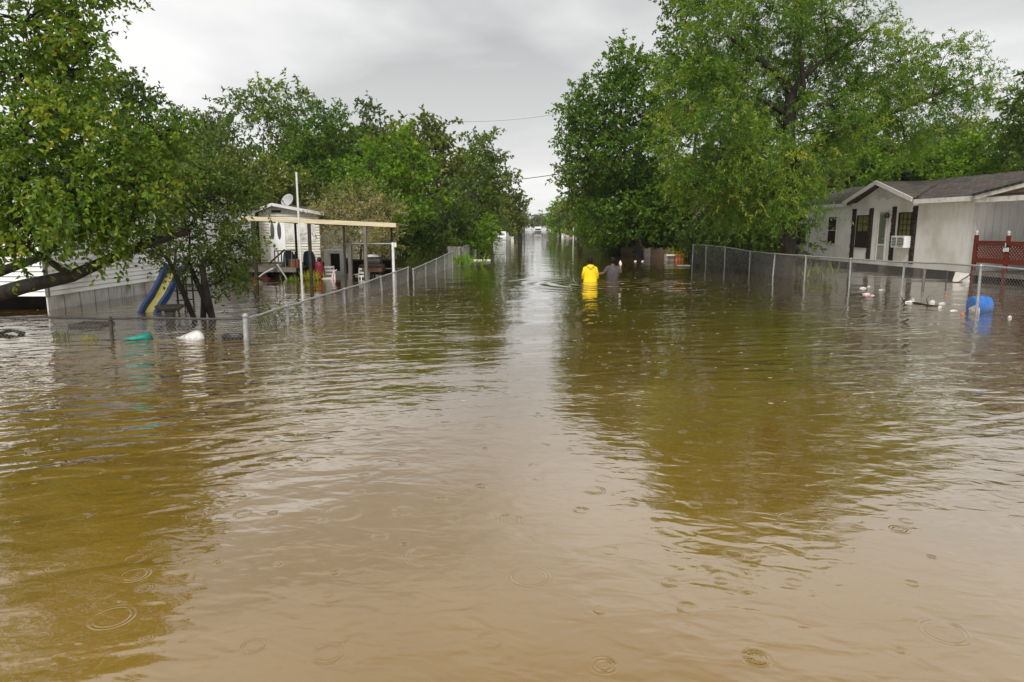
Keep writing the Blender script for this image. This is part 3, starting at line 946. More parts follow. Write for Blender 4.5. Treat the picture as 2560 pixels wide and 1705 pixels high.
tree('dark_shrub', 'dark leafy shrub under the huge feathery tree behind the right fence', 'shrub', (at(1830, 640, 36).x, 36), 0.1, 1.0,
     [B(1780, 585, 38, 50, 35), B(1850, 590, 36.5, 55, 32), B(1920, 590, 35, 45, 30), B(1730, 595, 39, 40, 28), B(1990, 600, 34, 40, 22)], 'dense', G['shade'], M['bark_dark'], 45, stems=3)
tree('back_tree', 'leafy green tree spreading behind the grey house roof', 'tree', (at(2420, 560, 44).x, 44), 0.28, 3.5,
     [B(2420, 390, 44, 70, 45), B(2330, 400, 44, 60, 40), B(2500, 400, 43, 70, 50), B(2260, 420, 45, 60, 45), B(2380, 440, 43, 80, 40), B(2560, 420, 43, 60, 50), B(2180, 420, 46, 60, 50), B(2480, 350, 45, 50, 30)],
     'dense', G['bright'], M['bark_dark'], 46)
tree('corner_tree', 'dark tree at the right edge above the house roof', 'tree', (at(2620, 560, 39).x, 39), 0.3, 4,
     [B(2580, 280, 39, 60, 60), B(2540, 310, 39, 40, 35), B(2630, 230, 39, 70, 60), B(2600, 360, 39, 70, 50)], 'elm', G['shade'], M['bark_dark'], 47)
tree('street_tree', 'hazy tree mass beyond the tall tree leaning over the right side', 'tree', (at(1450, 600, 75).x, 75), 0.3, 4,
     [B(1430, 430, 75, 40, 40), B(1470, 400, 75, 45, 45), B(1440, 490, 74, 45, 45), B(1490, 480, 73, 50, 50), B(1460, 550, 73, 50, 35), B(1500, 560, 72, 40, 30)],
     'far', G['olive'], M['bark_grey'], 48)
tree('street_tree', 'low rounded tree on the right near the street end', 'tree', (at(1400, 595, 118).x, 118), 0.3, 3.5,
     [B(1400, 530, 118, 30, 24), B(1375, 552, 118, 22, 18), B(1425, 545, 116, 30, 28), B(1390, 570, 117, 26, 14)], 'far', G['bright'], M['bark_grey'], 49)

# --- woods closing the view behind the yards and at the end of the street: one generic broadleaf, copied
proto = tree('woodland_tree', 'green woodland tree in the band behind the left yards', 'tree', (-34, 74), 0.3, 4.5,
             [((-34, 74, 8.5), (2.6, 2.6, 2.0)), ((-36.2, 74, 6.8), (2.4, 2.4, 1.9)), ((-31.8, 73.4, 6.9), (2.4, 2.4, 1.8)), ((-34, 72.2, 5.4), (3.0, 2.4, 1.8)),
              ((-34.3, 76, 6.2), (2.6, 2.2, 1.8)), ((-36, 73, 3.6), (2.4, 2.2, 1.5)), ((-32, 73, 3.4), (2.5, 2.2, 1.5))],
             'far', G['olive'], M['bark_grey'], 61, group='woodland trees behind the left yards')
rr = random.Random(5)
for i in range(14):
    copy_tree(proto, (-34 - 9 + i * 3.1 - (6 if i > 9 else 0), 68 + rr.uniform(-6, 14), BED), rr.uniform(0, 6.28), [rr.uniform(0.8, 1.1)] * 2 + [rr.uniform(0.85, 1.1)],
              'green woodland tree in the band behind the left yards', 'woodland trees behind the left yards')
for i in range(12):
    copy_tree(proto, (14 + i * 4.6, 62 + rr.uniform(-5, 12), BED), rr.uniform(0, 6.28), [rr.uniform(0.9, 1.2)] * 2 + [rr.uniform(0.85, 1.15)],
              'green woodland tree in the band behind the grey house', 'woodland trees behind the right yards')
for i in range(16):
    s = -1 if i % 2 else 1
    y = 105 + i * 13
    copy_tree(proto, (s * (10.5 + rr.uniform(-1, 2.0)), y, BED), rr.uniform(0, 6.28), [rr.uniform(0.85, 1.1)] * 2 + [rr.uniform(0.75, 1.05)],
              'hazy roadside tree far down the %s side of the street' % ('left' if s < 0 else 'right'), 'far roadside trees on the %s' % ('left' if s < 0 else 'right'))
for i in range(9):
    copy_tree(proto, (-28 + i * 7 + rr.uniform(-2, 2), 400 + rr.uniform(-10, 30), BED), rr.uniform(0, 6.28), [1.3, 1.3, rr.uniform(0.9, 1.2)],
              'pale hazy tree closing the far end of the street', 'trees closing the street end')

# --- thickets closing the gaps under the trees
thick = tree('thicket', 'leafy thicket filling the gap under the left woodland', 'shrub', (-20, 47), 0.06, 0.8,
             [((-20, 47, 1.5), (2.2, 1.2, 1.3)), ((-21.8, 47.2, 1.0), (1.6, 1.1, 1.0)), ((-18.2, 46.9, 1.1), (1.7, 1.1, 1.1)), ((-20.4, 47, 2.8), (1.5, 1.1, 0.9)), ((-18.6, 47.3, 2.4), (1.3, 1.0, 0.9)), ((-20.8, 46.6, 0.45), (1.6, 0.7, 0.6)), ((-18.6, 46.6, 0.45), (1.6, 0.7, 0.6)), ((-22.6, 46.8, 0.4), (1.0, 0.6, 0.5))],
             'dense', G['shade'], M['bark_dark'], 62, group='thickets under the left woodland', stems=3)
for (x_, y_, sc_) in ((-25, 49, 1.2), (-30, 46, 1.3), (-35, 48, 1.3), (-15.5, 50, 1.15), (-11.2, 47, 1.1), (-8.6, 54, 1.0), (-12.5, 42, 1.0), (-24, 40, 1.3), (-29, 38, 1.3), (-18, 38, 1.2), (-34, 36, 1.2),
                      (-9.0, 64, 1.1), (-9.4, 76, 1.2), (-9.6, 90, 1.2), (-13, 60, 1.4), (-19, 60, 1.5), (-27, 58, 1.6), (-13.5, 114, 1.4), (-9.8, 124, 1.3), (-8.8, 136, 1.3), (-8.4, 156, 1.3), (-8.2, 180, 1.3)):
    copy_tree(thick, (x_, y_, BED), rr.uniform(-0.5, 0.5), [sc_, sc_, sc_ * rr.uniform(0.85, 1.15)], 'leafy thicket filling the gap under the left woodland', 'thickets under the left woodland')
for (x_, y_, sc_) in ((8.5, 50, 1.2), (11, 46, 1.2), (14.5, 44, 1.2), (9.0, 60, 1.2), (9.4, 72, 1.2), (9.6, 86, 1.2), (18, 48, 1.4), (24, 47, 1.4), (30, 48, 1.4), (13, 56, 1.4), (20, 58, 1.5), (28, 57, 1.5), (36, 50, 1.5), (9.2, 100, 1.2), (9.0, 122, 1.3), (8.8, 145, 1.3), (8.6, 170, 1.3), (7.6, 49, 0.8), (10.2, 44.5, 0.8), (12.6, 41.5, 0.9), (15.2, 41, 1.0), (17.6, 43, 1.1), (11.9, 38.5, 0.75), (9.2, 46, 0.9)):
    copy_tree(thick, (x_, y_, BED), rr.uniform(-0.5, 0.5), [sc_, sc_, sc_ * rr.uniform(0.85, 1.15)], 'leafy thicket filling the gap under the right-hand trees', 'thickets under the right-hand trees')
# ------------------------------------------------------------------ buildings
def roof_sheet(name, pts, thick, mat, parent, swap=False):
    """sloping roof slab from 4 points (eave a->b, ridge c<-d); carries metre coordinates for the shingle courses"""
    a, b, c, d = [Vector(p) for p in pts]
    nrm = (b - a).cross(d - a).normalized()
    if nrm.z < 0:
        nrm = -nrm
    lo = [p - nrm * thick for p in (a, b, c, d)]
    m = MB().add([a, b, c, d] + lo, [(0, 1, 2, 3), (7, 6, 5, 4), (0, 4, 5, 1), (1, 5, 6, 2), (2, 6, 7, 3), (3, 7, 4, 0)])
    o = m.build(name, mat, parent)
    me = o.data
    off = root_loc(parent)
    ex = (b - a).normalized()
    ey = nrm.cross(ex)
    at_ = me.attributes.new('suv', 'FLOAT_VECTOR', 'POINT')
    vals = []
    for v in me.vertices:
        p = v.co + off - a
        vals += [p.dot(ex), p.dot(ey), 0.0]
    at_.data.foreach_set('vector', vals)
    return o


def lap_wall(fr, s0, s1, t_face, z0, z1, h, mat, parent, flip=1, name='siding_board', proud=0.034):
    """horizontal lap boards on the face t = t_face; each board its own piece, bottom edge proud"""
    n = max(1, int(round((z1 - z0) / h)))
    h = (z1 - z0) / n
    for i in range(n):
        za, zb = z0 + i * h, z0 + (i + 0.86) * h
        m = MB(fr)
        m.add([(s0, t_face - flip * proud, za), (s1, t_face - flip * proud, za), (s1, t_face - flip * 0.004, zb), (s0, t_face - flip * 0.004, zb),
               (s0, t_face + flip * 0.02, za), (s1, t_face + flip * 0.02, za), (s1, t_face + flip * 0.02, zb), (s0, t_face + flip * 0.02, zb)],
              [(0, 1, 2, 3), (5, 4, 7, 6), (4, 5, 1, 0), (3, 2, 6, 7), (0, 3, 7, 4), (1, 5, 6, 2)])
        m.build(name, mat, parent)


def window(fr, s0, s1, z0, z1, t, parent, frame_mat, muntin=(2, 3), curtain=None, depth=0.05, screen=None):
    """frame proud of the wall face t (street side is -t), panes, muntins, curtain behind"""
    w = 0.045
    f = MB(fr)
    f.box(s0 - w, s0, t - depth, t + 0.03, z0 - w, z1 + w)
    f.box(s1, s1 + w, t - depth, t + 0.03, z0 - w, z1 + w)
    f.box(s0, s1, t - depth, t + 0.03, z1, z1 + w)
    f.box(s0, s1, t - depth, t + 0.03, z0 - w, z0)
    win = f.build('window', frame_mat, parent)
    nx, nz = muntin
    for i in range(1, nx):
        x = s0 + (s1 - s0) * i / nx
        MB(fr).box(x - 0.012, x + 0.012, t - 0.035, t - 0.012, z0, z1).build('muntin', frame_mat, win)
    for i in range(1, nz):
        z = z0 + (z1 - z0) * i / nz
        MB(fr).box(s0, s1, t - 0.036, t - 0.011, z - 0.013, z + 0.013).build('muntin', frame_mat, win)
    MB(fr).box(s0, s1, t - 0.010, t - 0.006, z0, z1).build('pane', M['glass'], win)
    if curtain:
        MB(fr).box(s0 + 0.01, s1 - 0.01, t + 0.006, t + 0.012, z0 + 0.01, z1 - 0.01).build('curtain', curtain, win)
    if screen:
        MB(fr).box(s0 + 0.01, s1 - 0.01, t - 0.030, t - 0.024, z0 + 0.01, z0 + (z1 - z0) * screen[0]).build('screen', screen[1], win)
    return win


# --- grey manufactured house on the right.  frame: s runs along the street front away from the camera, t into the lot
A = wat(2424, 697)
Bf = wat(2058, 661)
ang = math.atan2(Bf.y - A.y, Bf.x - A.x)


class HouseFrame(Frame):
    def __init__(self, o, a):
        super().__init__(o, a)
        self.e2 = -self.e2                      # t to the right, away from the street


HF = HouseFrame(A, ang)


def hit(u, v, fr, t=0.0):
    """where a sight line meets the house face t: (s, z)"""
    d = ray(u, v)
    o = Vector((0, 0, CAM_H))
    n = fr.e2
    k = ((fr.o + fr.e2 * t - o).dot(n)) / d.dot(n)
    p = o + d * k
    return (p - fr.o).dot(fr.e1), p.z


house = thing('house', 'grey wood-sided house with brown shingle roof standing in floodwater on the right', 'house', (A.x, A.y, 0))
S_END = hit(1985, 640, HF)[0]
ZF, ZE = 0.27, 3.02
MB(HF).box(0.05, S_END, 0.03, 7.5, ZF, ZE - 0.02).build('wall', M['grey_siding'], house)
MB(HF).box(0.15, S_END - 0.1, 0.35, 7.3, BED, ZF - 0.005).build('crawlspace_shade', M['void_shade'], house)  # solid dark block; the open crawlspace's shade is put into its colour
for s in np.arange(0.4, S_END, 2.4):
    MB(HF).box(s, s + 0.4, 0.05, 0.30, BED, ZF - 0.006).build('pier', M['concrete'], house)
# vertical siding boards on the front
feat = {}
for k_, (ua, ub, va, vb) in dict(win_l=(2143, 2174, 540, 577), scr_l=(2143, 2172, 577, 616), win_r=(2246, 2281, 533, 590), door=(2190, 2219, 529, 650),
                                 win_d=(2069, 2094, 543, 608), win_e=(1994, 2015, 561, 608)).items():
    sA, zA = hit(ub, va, HF)
    sB, zB = hit(ua, vb, HF)
    feat[k_] = (sA, sB, zB, zA)
holes = [feat['win_l'][:2] + (feat['scr_l'][2], feat['win_l'][3]), feat['win_r'], feat['door'], feat['win_d'], feat['win_e']]
bw = 0.31
n = int(S_END / bw)
for i in range(n + 1):
    s0, s1 = i * bw, min((i + 1) * bw - 0.012, S_END)
    if s1 - s0 < 0.02:
        continue
    segs = [(ZF - 0.04, ZE)]
    for (ha, hb, hz0, hz1) in holes:
        if s1 > ha + 0.02 and s0 < hb - 0.02:
            segs = [q for (z0, z1) in segs for q in ((z0, min(z1, hz0 - 0.04)), (max(z0, hz1 + 0.04), z1)) if q[1] - q[0] > 0.03]
    for (z0, z1) in segs:
        MB(HF).box(s0, s1, 0.0, 0.028, z0, z1).build('siding_board', M['grey_siding'], house)
MB(HF).box(-0.02, 0.11, -0.025, 0.0, ZF - 0.05, ZE).build('corner_trim', M['grey_trim'], house)
# end wall toward the camera is the porch back wall, set in
i = feat['win_l']
window(HF, feat['win_l'][0], feat['win_l'][1], feat['scr_l'][2], feat['win_l'][3], 0.0, house, M['dark_frame'], (2, 4), M['curtain'], screen=(0.5, M['brown_screen']))
wr = feat['win_r']
window(HF, wr[0], wr[1], wr[2], wr[3], 0.0, house, M['dark_frame'], (3, 4), M['curtain'])
wd = feat['win_d']
window(HF, wd[0], wd[1], wd[2], wd[3], 0.0, house, M['grey_trim'], (1, 2), M['brown_screen'], screen=(1.0, M['brown_screen']))
we = feat['win_e']
window(HF, we[0], we[1], we[2], we[3], 0.0, house, M['dark_frame'], (1, 2), M['brown_screen'], screen=(1.0, M['brown_screen']))
# stone-faced strips beside the windows
for (ua, ub, va, vb) in ((2131, 2143, 522, 648), (2173, 2186, 520, 650), (2230, 2244, 516, 655), (2281, 2297, 514, 660)):
    s0, z1 = hit(ub, va, HF)
    s1, z0 = hit(ua, vb, HF)
    s0 += 0.01
    s1 += 0.22
    strip = MB(HF).box(s0, s1, -0.035, -0.001, z0, z1).build('stone_strip', M['dark_frame'], house)
    rs = random.Random(int(ua))
    z = z0
    while z < z1 - 0.05:
        hh = rs.uniform(0.10, 0.24)
        zt = min(z + hh, z1)
        cut = rs.uniform(0.3, 0.7)
        for (q0, q1) in (((0, 1),) if rs.random() < 0.45 else ((0, cut), (cut, 1))):
            m = MB(HF)
            a0, a1 = s0 + (s1 - s0) * q0 + 0.006, s0 + (s1 - s0) * q1 - 0.006
            pr = rs.uniform(0.03, 0.055)
            m.add([(a0, -0.034, z + 0.006), (a1, -0.034, z + 0.006), (a1, -0.034, zt - 0.006), (a0, -0.034, zt - 0.006),
                   (a0 + 0.02, -0.034 - pr, z + 0.025), (a1 - 0.02, -0.034 - pr, z + 0.02), (a1 - 0.025, -0.034 - pr, zt - 0.02), (a0 + 0.02, -0.034 - pr, zt - 0.025)],
                  [(4, 5, 6, 7), (0, 1, 5, 4), (1, 2, 6, 5), (2, 3, 7, 6), (3, 0, 4, 7)])
            m.build('stone', M['stone'], strip)
        z = zt
# door with storm door
d0, d1, dz0, dz1 = feat['door']
dr = MB(HF).box(d0, d1, -0.006, 0.012, dz0, dz1 - 0.02).build('door', M['door_paint'], house)
fr_ = MB(HF)
fr_.box(d0 - 0.07, d0, -0.035, 0.0, dz0, dz1 + 0.06)
fr_.box(d1, d1 + 0.07, -0.035, 0.0, dz0, dz1 + 0.06)
fr_.box(d0, d1, -0.035, -0.008, dz1 - 0.02, dz1 + 0.06)
fr_.build('door_frame', M['grey_trim'], dr)
MB(HF).box(d0 + 0.06, d1 - 0.06, -0.020, -0.014, dz0 + 0.75, dz1 - 0.12).build('pane', M['glass'], dr)
MB(HF).box(d0 + 0.02, d1 - 0.02, -0.024, -0.008, dz0 + 0.66, dz0 + 0.72).build('rail', M['grey_trim'], dr)
MB(HF).ball((d0 + 0.09, -0.05, dz0 + 0.95), 0.03).build('handle', M['galv'], dr)
# lantern above the door
ls, lz = hit(2226, 537, HF)
MB(HF).lathe((ls, -0.16, lz - 0.12), [(0.03, -0.02), (0.10, 0.0), (0.13, 0.12), (0.05, 0.2), (0.02, 0.22)], 8).build('porch_light', M['steel_dark'], house)
# roof: main slope, front cross gable, far slope
RT, RZ = 3.3, 4.10                   # ridge distance in and height
OH = 0.32
EZ = ZE + 0.02
peak_s, peak_z = hit(2197, 455, HF, -OH)
g0 = hit(2284, 512, HF, -OH)[0]
g1 = hit(2114, 530, HF, -OH)[0]
SE2 = S_END + 0.35
PORCH = -7.0
slope = (RZ - EZ) / (RT + OH)


def rz(t):
    return EZ + (t + OH) * slope


roof_sheet('roof', [HF(PORCH, -OH, EZ), HF(g0, -OH, EZ), HF(g0, RT, RZ), HF(PORCH, RT, RZ)], 0.10, M['shingle'], house)
roof_sheet('roof', [HF(g1, -OH, EZ), HF(SE2, -OH, EZ), HF(SE2, RT, RZ), HF(g1, RT, RZ)], 0.10, M['shingle'], house)
roof_sheet('roof', [HF(g0, 0.05, rz(0.05)), HF(g1, 0.05, rz(0.05)), HF(g1, RT, RZ), HF(g0, RT, RZ)], 0.10, M['shingle'], house)
roof_sheet('roof', [HF(SE2, 2 * RT + OH, EZ), HF(PORCH, 2 * RT + OH, EZ), HF(PORCH, RT, RZ + 0.003), HF(SE2, RT, RZ + 0.003)], 0.10, M['shingle'], house)
# front gable: two slopes running back into the main slope
pt_in = (peak_z - EZ) / slope - OH
for (ge, sg) in ((g0, 1), (g1, -1)):
    roof_sheet('gable_roof', [HF(ge, -OH - 0.12, EZ + 0.05), HF(ge, -OH + 0.02, EZ + 0.05), HF(peak_s, pt_in + 0.1, peak_z + 0.05), HF(peak_s, -OH - 0.12, peak_z + 0.05)], 0.09, M['shingle'], house)
    a, b_ = HF(ge - sg * 0.06, -OH - 0.14, EZ - 0.02), HF(peak_s, -OH - 0.14, peak_z - 0.02)
    MB().beam(a, b_, 0.05, 0.17).build('rake_board', M['grey_trim'], house)
gw = MB(HF).prism([(g0 + 0.25, -0.012, ZE - 0.02), (g1 - 0.25, -0.012, ZE - 0.02), (peak_s, -0.012, peak_z - 0.05)], (0, 0.06, 0)).build('gable_wall', M['grey_siding'], house)
for k in range(9):                    # sunburst boards
    a = R(18 + k * 18)
    ln = 0.85 * (0.62 + 0.38 * math.sin(a))
    p0 = Vector((peak_s - 0.22 * math.cos(a), -0.03, EZ + 0.02 + 0.16 * math.sin(a)))
    p1 = Vector((peak_s - (0.22 + ln) * math.cos(a) * 0.75, -0.03, EZ + 0.02 + (0.16 + ln * 0.55) * math.sin(a)))
    if p1.z < EZ + (peak_z - EZ) * (1 - abs(p1.x - peak_s) / max(abs(g1 - peak_s), 0.1)) - 0.03:
        MB().beam(HF(*p0), HF(*p1), 0.03, 0.045).build('sunburst_board', M['grey_trim'], gw)
# eave boards
MB(HF).box(-0.15, g0 + 0.02, -OH - 0.02, -OH + 0.03, EZ - 0.19, EZ - 0.012).build('eave_board', M['white_trim'], house)
MB(HF).box(g1, SE2, -OH - 0.02, -OH + 0.03, EZ - 0.17, EZ - 0.012).build('eave_board', M['grey_trim'], house)
MB(HF).box(-0.1, g0, -OH + 0.035, 0.0, EZ - 0.15, EZ - 0.12).build('soffit', M['grey_trim'], house)
MB(HF).box(g1, SE2, -OH + 0.035, 0.0, EZ - 0.15, EZ - 0.12).build('soffit', M['grey_trim'], house)
# flue
fs, fz = hit(2262, 450, HF, 2.2)
MB(HF).lathe((fs, 2.2, rz(2.2) - 0.1), [(0.17, 0), (0.17, 0.52), (0.20, 0.53), (0.20, 0.58), (0.15, 0.6), (0.15, 0.68), (0.27, 0.70), (0.27, 0.78), (0.12, 0.84)], 14).build('flue', M['steel_dark'], house)
# porch, towards the camera
PT = 2.3
MB(HF).box(PORCH, 0.045, PT, 7.5, ZF, ZE - 0.03).build('wall', M['grey_siding'], house)
for k in range(int(-PORCH / bw)):
    s0 = PORCH + k * bw
    MB(HF).box(s0, s0 + bw - 0.012, PT - 0.028, PT - 0.001, ZF, ZE).build('siding_board', M['grey_siding'], house)
for k in range(int((PT - 0.05) / bw)):
    t0 = 0.10 + k * bw
    MB(HF).box(0.020, 0.048, t0, t0 + bw - 0.012, ZF - 0.04, ZE).build('siding_board', M['grey_siding'], house)
MB(HF).box(PORCH, -0.12, -0.05, PT - 0.03, ZF - 0.12, ZF + 0.03).build('porch_floor', M['grey_wood'], house)
window(HF, hit(2600, 590, HF, PT)[0], hit(2547, 590, HF, PT)[0], 0.95, 2.45, PT - 0.03, house, M['dark_frame'], (2, 2), M['brown_screen'])
roof_sheet('porch_roof', [HF(-0.2, -OH - 0.12, EZ + 0.06), HF(-0.2, -OH + 0.02, EZ + 0.06), HF(PORCH, RT, EZ + 1.06), HF(PORCH, -OH - 0.12, EZ + 1.06)], 0.08, M['shingle'], house)
# porch gable: white rake over brown plywood triangle over white beam
p_r0 = HF(-0.20, -OH - 0.04, EZ - 0.06)
rk1 = at(2700, 420, 18.5)
MB().beam(p_r0, HF(PORCH, -OH - 0.15, EZ + 0.96), 0.06, 0.20).build('rake_board', M['white_trim'], house)
MB().beam(HF(-0.20, -OH + 0.02, EZ - 0.17), HF(PORCH, -OH + 0.02, EZ - 0.16), 0.10, 0.17).build('porch_beam', M['white_trim'], house)
MB().prism([HF(-0.3, -OH + 0.01, EZ - 0.07), HF(PORCH, -OH + 0.01, EZ - 0.05), HF(PORCH, -OH + 0.01, EZ + 0.88)], HF.e2 * 0.03).build('gable_panel', M['brown_gable'], house)
MB(HF).box(PORCH, -0.25, -OH + 0.08, PT - 0.03, EZ - 0.10, EZ - 0.07).build('porch_ceiling', M['grey_wood'], house)  # added ceiling, put in to shade the porch recess
# red porch railing
rail = thing('porch_railing', 'red wooden porch railing with lattice panels and pale ball finials', 'railing', HF(-0.3, 0, ZF))
zt0, zt1 = 0.62, 1.42
for k, u_ in enumerate((2441, 2521, 2620)):
    s_, z_ = hit(u_, 600, HF, 0.0)
    ps = MB(HF).box(s_ - 0.05, s_ + 0.05, -0.05, 0.05, BED, 1.62).build('post', M['red_wood'], rail)
    MB(HF).lathe((s_, 0, 1.62), [(0.06, 0.0), (0.06, 0.02), (0.025, 0.04), (0.05, 0.07), (0.062, 0.105), (0.05, 0.14), (0.015, 0.165)], 12).build('finial', M['foam'], ps)
sA_, sB_ = hit(2620, 600, HF)[0], hit(2441, 600, HF)[0]
sM_ = hit(2521, 600, HF)[0]
for (s0, s1) in ((sA_ + 0.05, sM_ - 0.05), (sM_ + 0.05, sB_ - 0.05)):
    MB(HF).box(s0, s1, -0.04, 0.04, 1.27, 1.42).build('top_rail', M['red_wood'], rail)
    MB(HF).box(s0, s1, -0.04, 0.04, 0.62, 0.80).build('bottom_rail', M['red_wood'], rail)
    sp_ = 0.13
    hgt = 1.27 - 0.80
    for dr_, tt in ((1, -0.010), (-1, 0.004)):
        x = s0 - hgt
        while x < s1:
            a0, z0, a1, z1 = x, 0.80, x + hgt, 1.27
            if a0 < s0:
                z0 += s0 - a0
                a0 = s0
            if a1 > s1:
                z1 -= a1 - s1
                a1 = s1
            if a1 - a0 > 0.04:
                q0, q1 = (z0, z1) if dr_ > 0 else (2.07 - z0, 2.07 - z1)
                MB().beam(HF(a0, tt, q0), HF(a1, tt, q1), 0.009, 0.036).build('lattice_slat', M['red_wood'], rail)
            x += sp_
tagm = thing('notice_sign', 'small white card fixed to the middle post of the red railing', 'sign', HF(sM_, -0.06, 1.1))
MB(HF).box(sM_ - 0.13, sM_ + 0.10, -0.075, -0.052, 1.06, 1.20).build('card', M['white_paint'], tagm)
MB(HF).box(sM_ - 0.08, sM_ + 0.07, -0.085, -0.052, 1.205, 1.34).build('clip', M['steel_dark'], tagm)
MB(HF).box(sM_ - 0.02, sM_ + 0.02, -0.092, -0.086, 1.22, 1.36).build('tab', M['white_paint'], tagm)
# window air conditioner
a0, az1 = hit(2281, 590, HF)
a1, az0 = hit(2246, 618, HF)
ac = thing('air_conditioner', 'white window air conditioner under the right front window of the grey house', 'air conditioner', HF(a0, -0.3, az0))
MB(HF).box(a0, a1, -0.36, -0.037, az0, az1).build('case', M['appliance'], ac)
for (q0, q1) in ((0.12, 0.52), (0.62, 0.93)):
    g_ = MB(HF).box(a0 + (a1 - a0) * q0, a0 + (a1 - a0) * q1, -0.368, -0.361, az0 + 0.05, az1 - 0.07).build('grille', M['grille'], ac)
    for k in range(5):
        zz = az0 + 0.08 + k * (az1 - az0 - 0.16) / 5
        MB(HF).box(a0 + (a1 - a0) * q0 + 0.01, a0 + (a1 - a0) * q1 - 0.01, -0.374, -0.3685, zz, zz + 0.015).build('louvre', M['appliance'], g_)
MB(HF).box(a0 + (a1 - a0) * 0.03, a0 + (a1 - a0) * 0.09, -0.367, -0.361, az0 + 0.1, az1 - 0.1).build('control_panel', M['galv_old'], ac)

# --- white trailer on the left, behind the foreground tree
TA = wat(124, 777)
TF = Frame((TA.x, TA.y), R(90) + R(2.0))       # s away from the camera along the street side, t to the left
trailer = thing('trailer_home', 'white lap-sided trailer home behind the foreground tree on the left', 'house', (TA.x, TA.y, 0))
TL, TW, TZ0, TZ1 = 13.0, 4.3, 0.34, 2.75
MB(TF).box(0.02, TL, 0.03, TW, TZ0, TZ1).build('wall', M['white_siding'], trailer)
lap_wall(TF, 0.0, TL, 0.0, TZ0, TZ1, 0.115, M['white_siding'], trailer)
# end wall faces the camera: use a frame turned a quarter
TE = Frame((TA.x, TA.y), R(180) + R(2.0))
TE.e2 = -TE.e2
for k in range(21):
    za = TZ0 + k * (TZ1 - TZ0) / 21
    zb = za + (TZ1 - TZ0) / 21 * 0.86
    MB(TF).add([(-0.034, 0, za), (-0.034, TW, za), (-0.004, TW, zb), (-0.004, 0, zb), (0.019, 0, za), (0.019, TW, za), (0.019, TW, zb), (0.019, 0, zb)],
               [(3, 2, 1, 0), (4, 5, 6, 7), (0, 1, 5, 4), (2, 3, 7, 6), (0, 4, 7, 3), (1, 2, 6, 5)]).build('siding_board', M['white_siding'], trailer)
MB(TF).box(-0.04, 0.03, -0.04, 0.03, TZ0 - 0.02, TZ1).build('corner_trim', M['grey_wood'], trailer)
for k in range(int(TL / 0.30)):
    s0 = k * 0.30
    MB(TF).box(s0, s0 + 0.285, 0.015 + 0.012 * (k % 2), 0.05, BED, TZ0 - 0.006).build('skirt_panel', M['skirt'], trailer)
MB(TF).box(0.5, TL, 0.10, TW - 0.1, BED, TZ0 - 0.01).build('shade_fill', M['void_shade'], trailer)  # dark filler standing in for the shade in the open space below
roof_sheet('roof', [TF(-0.2, -0.25, TZ1), TF(TL + 0.2, -0.25, TZ1), TF(TL + 0.2, TW / 2, TZ1 + 0.5), TF(-0.2, TW / 2, TZ1 + 0.5)], 0.08, M['roof_tin'], trailer)
roof_sheet('roof', [TF(TL + 0.2, TW + 0.25, TZ1), TF(-0.2, TW + 0.25, TZ1), TF(-0.2, TW / 2, TZ1 + 0.503), TF(TL + 0.2, TW / 2, TZ1 + 0.503)], 0.08, M['roof_tin'], trailer)
window(TF, 5.2, 6.2, 1.2, 2.2, 0.0, trailer, M['white_trim'], (2, 2), M['brown_screen'])
window(TF, 9.5, 10.6, 1.2, 2.2, 0.0, trailer, M['white_trim'], (2, 2), M['brown_screen'])

# --- cream house with gable end behind the carport
CY = 28.5
CF = Frame((at(646, 560, CY).x, CY), R(0))
cream = thing('house', 'cream lap-sided house with a low gable behind the carport on the left', 'house', (CF.o.x, CY, 0))


def cw(u):
    return at(u, 600, CY).x - CF.o.x


W_, zf, ze = cw(800), 0.45, 2.48
pk = cw(690)
MB(CF).box(0.0, W_, 0.03, 9.0, zf, ze).build('wall', M['cream_siding'], cream)
lap_wall(CF, 0.0, W_, 0.0, zf, ze - 0.01, 0.115, M['cream_siding'], cream)
MB(CF).prism([(-0.05, 0.0, ze), (W_ + 0.05, 0.0, ze), (pk, 0.0, 2.80)], (0, 0.05, 0)).build('gable_wall', M['cream_siding'], cream)
MB(CF).box(pk - 0.12, pk + 0.28, -0.02, -0.002, 2.50, 2.60).build('gable_vent', M['dark_frame'], cream)
roof_sheet('roof', [CF(-0.25, -0.25, ze - 0.03), CF(-0.25, 9.2, ze - 0.03), CF(pk, 9.2, 2.86), CF(pk, -0.25, 2.86)], 0.07, M['shingle'], cream)
roof_sheet('roof', [CF(W_ + 0.3, 9.2, ze - 0.02), CF(W_ + 0.3, -0.25, ze - 0.02), CF(pk, -0.25, 2.863), CF(pk, 9.2, 2.863)], 0.07, M['shingle'], cream)
MB().beam(CF(-0.3, -0.27, ze - 0.05), CF(pk, -0.27, 2.83), 0.04, 0.12).build('rake_board', M['grey_trim'], cream)
MB().beam(CF(pk, -0.27, 2.83), CF(W_ + 0.3, -0.27, ze - 0.05), 0.04, 0.12).build('rake_board', M['grey_trim'], cream)
MB(CF).box(0.1, W_, 0.3, 8.8, BED, zf - 0.01).build('shade_fill', M['void_shade'], cream)  # shade under the floor, made as a near-black block
MB(CF).box(-0.04, 0.03, -0.03, 0.03, zf - 0.05, ze).build('corner_trim', M['dark_wood'], cream)
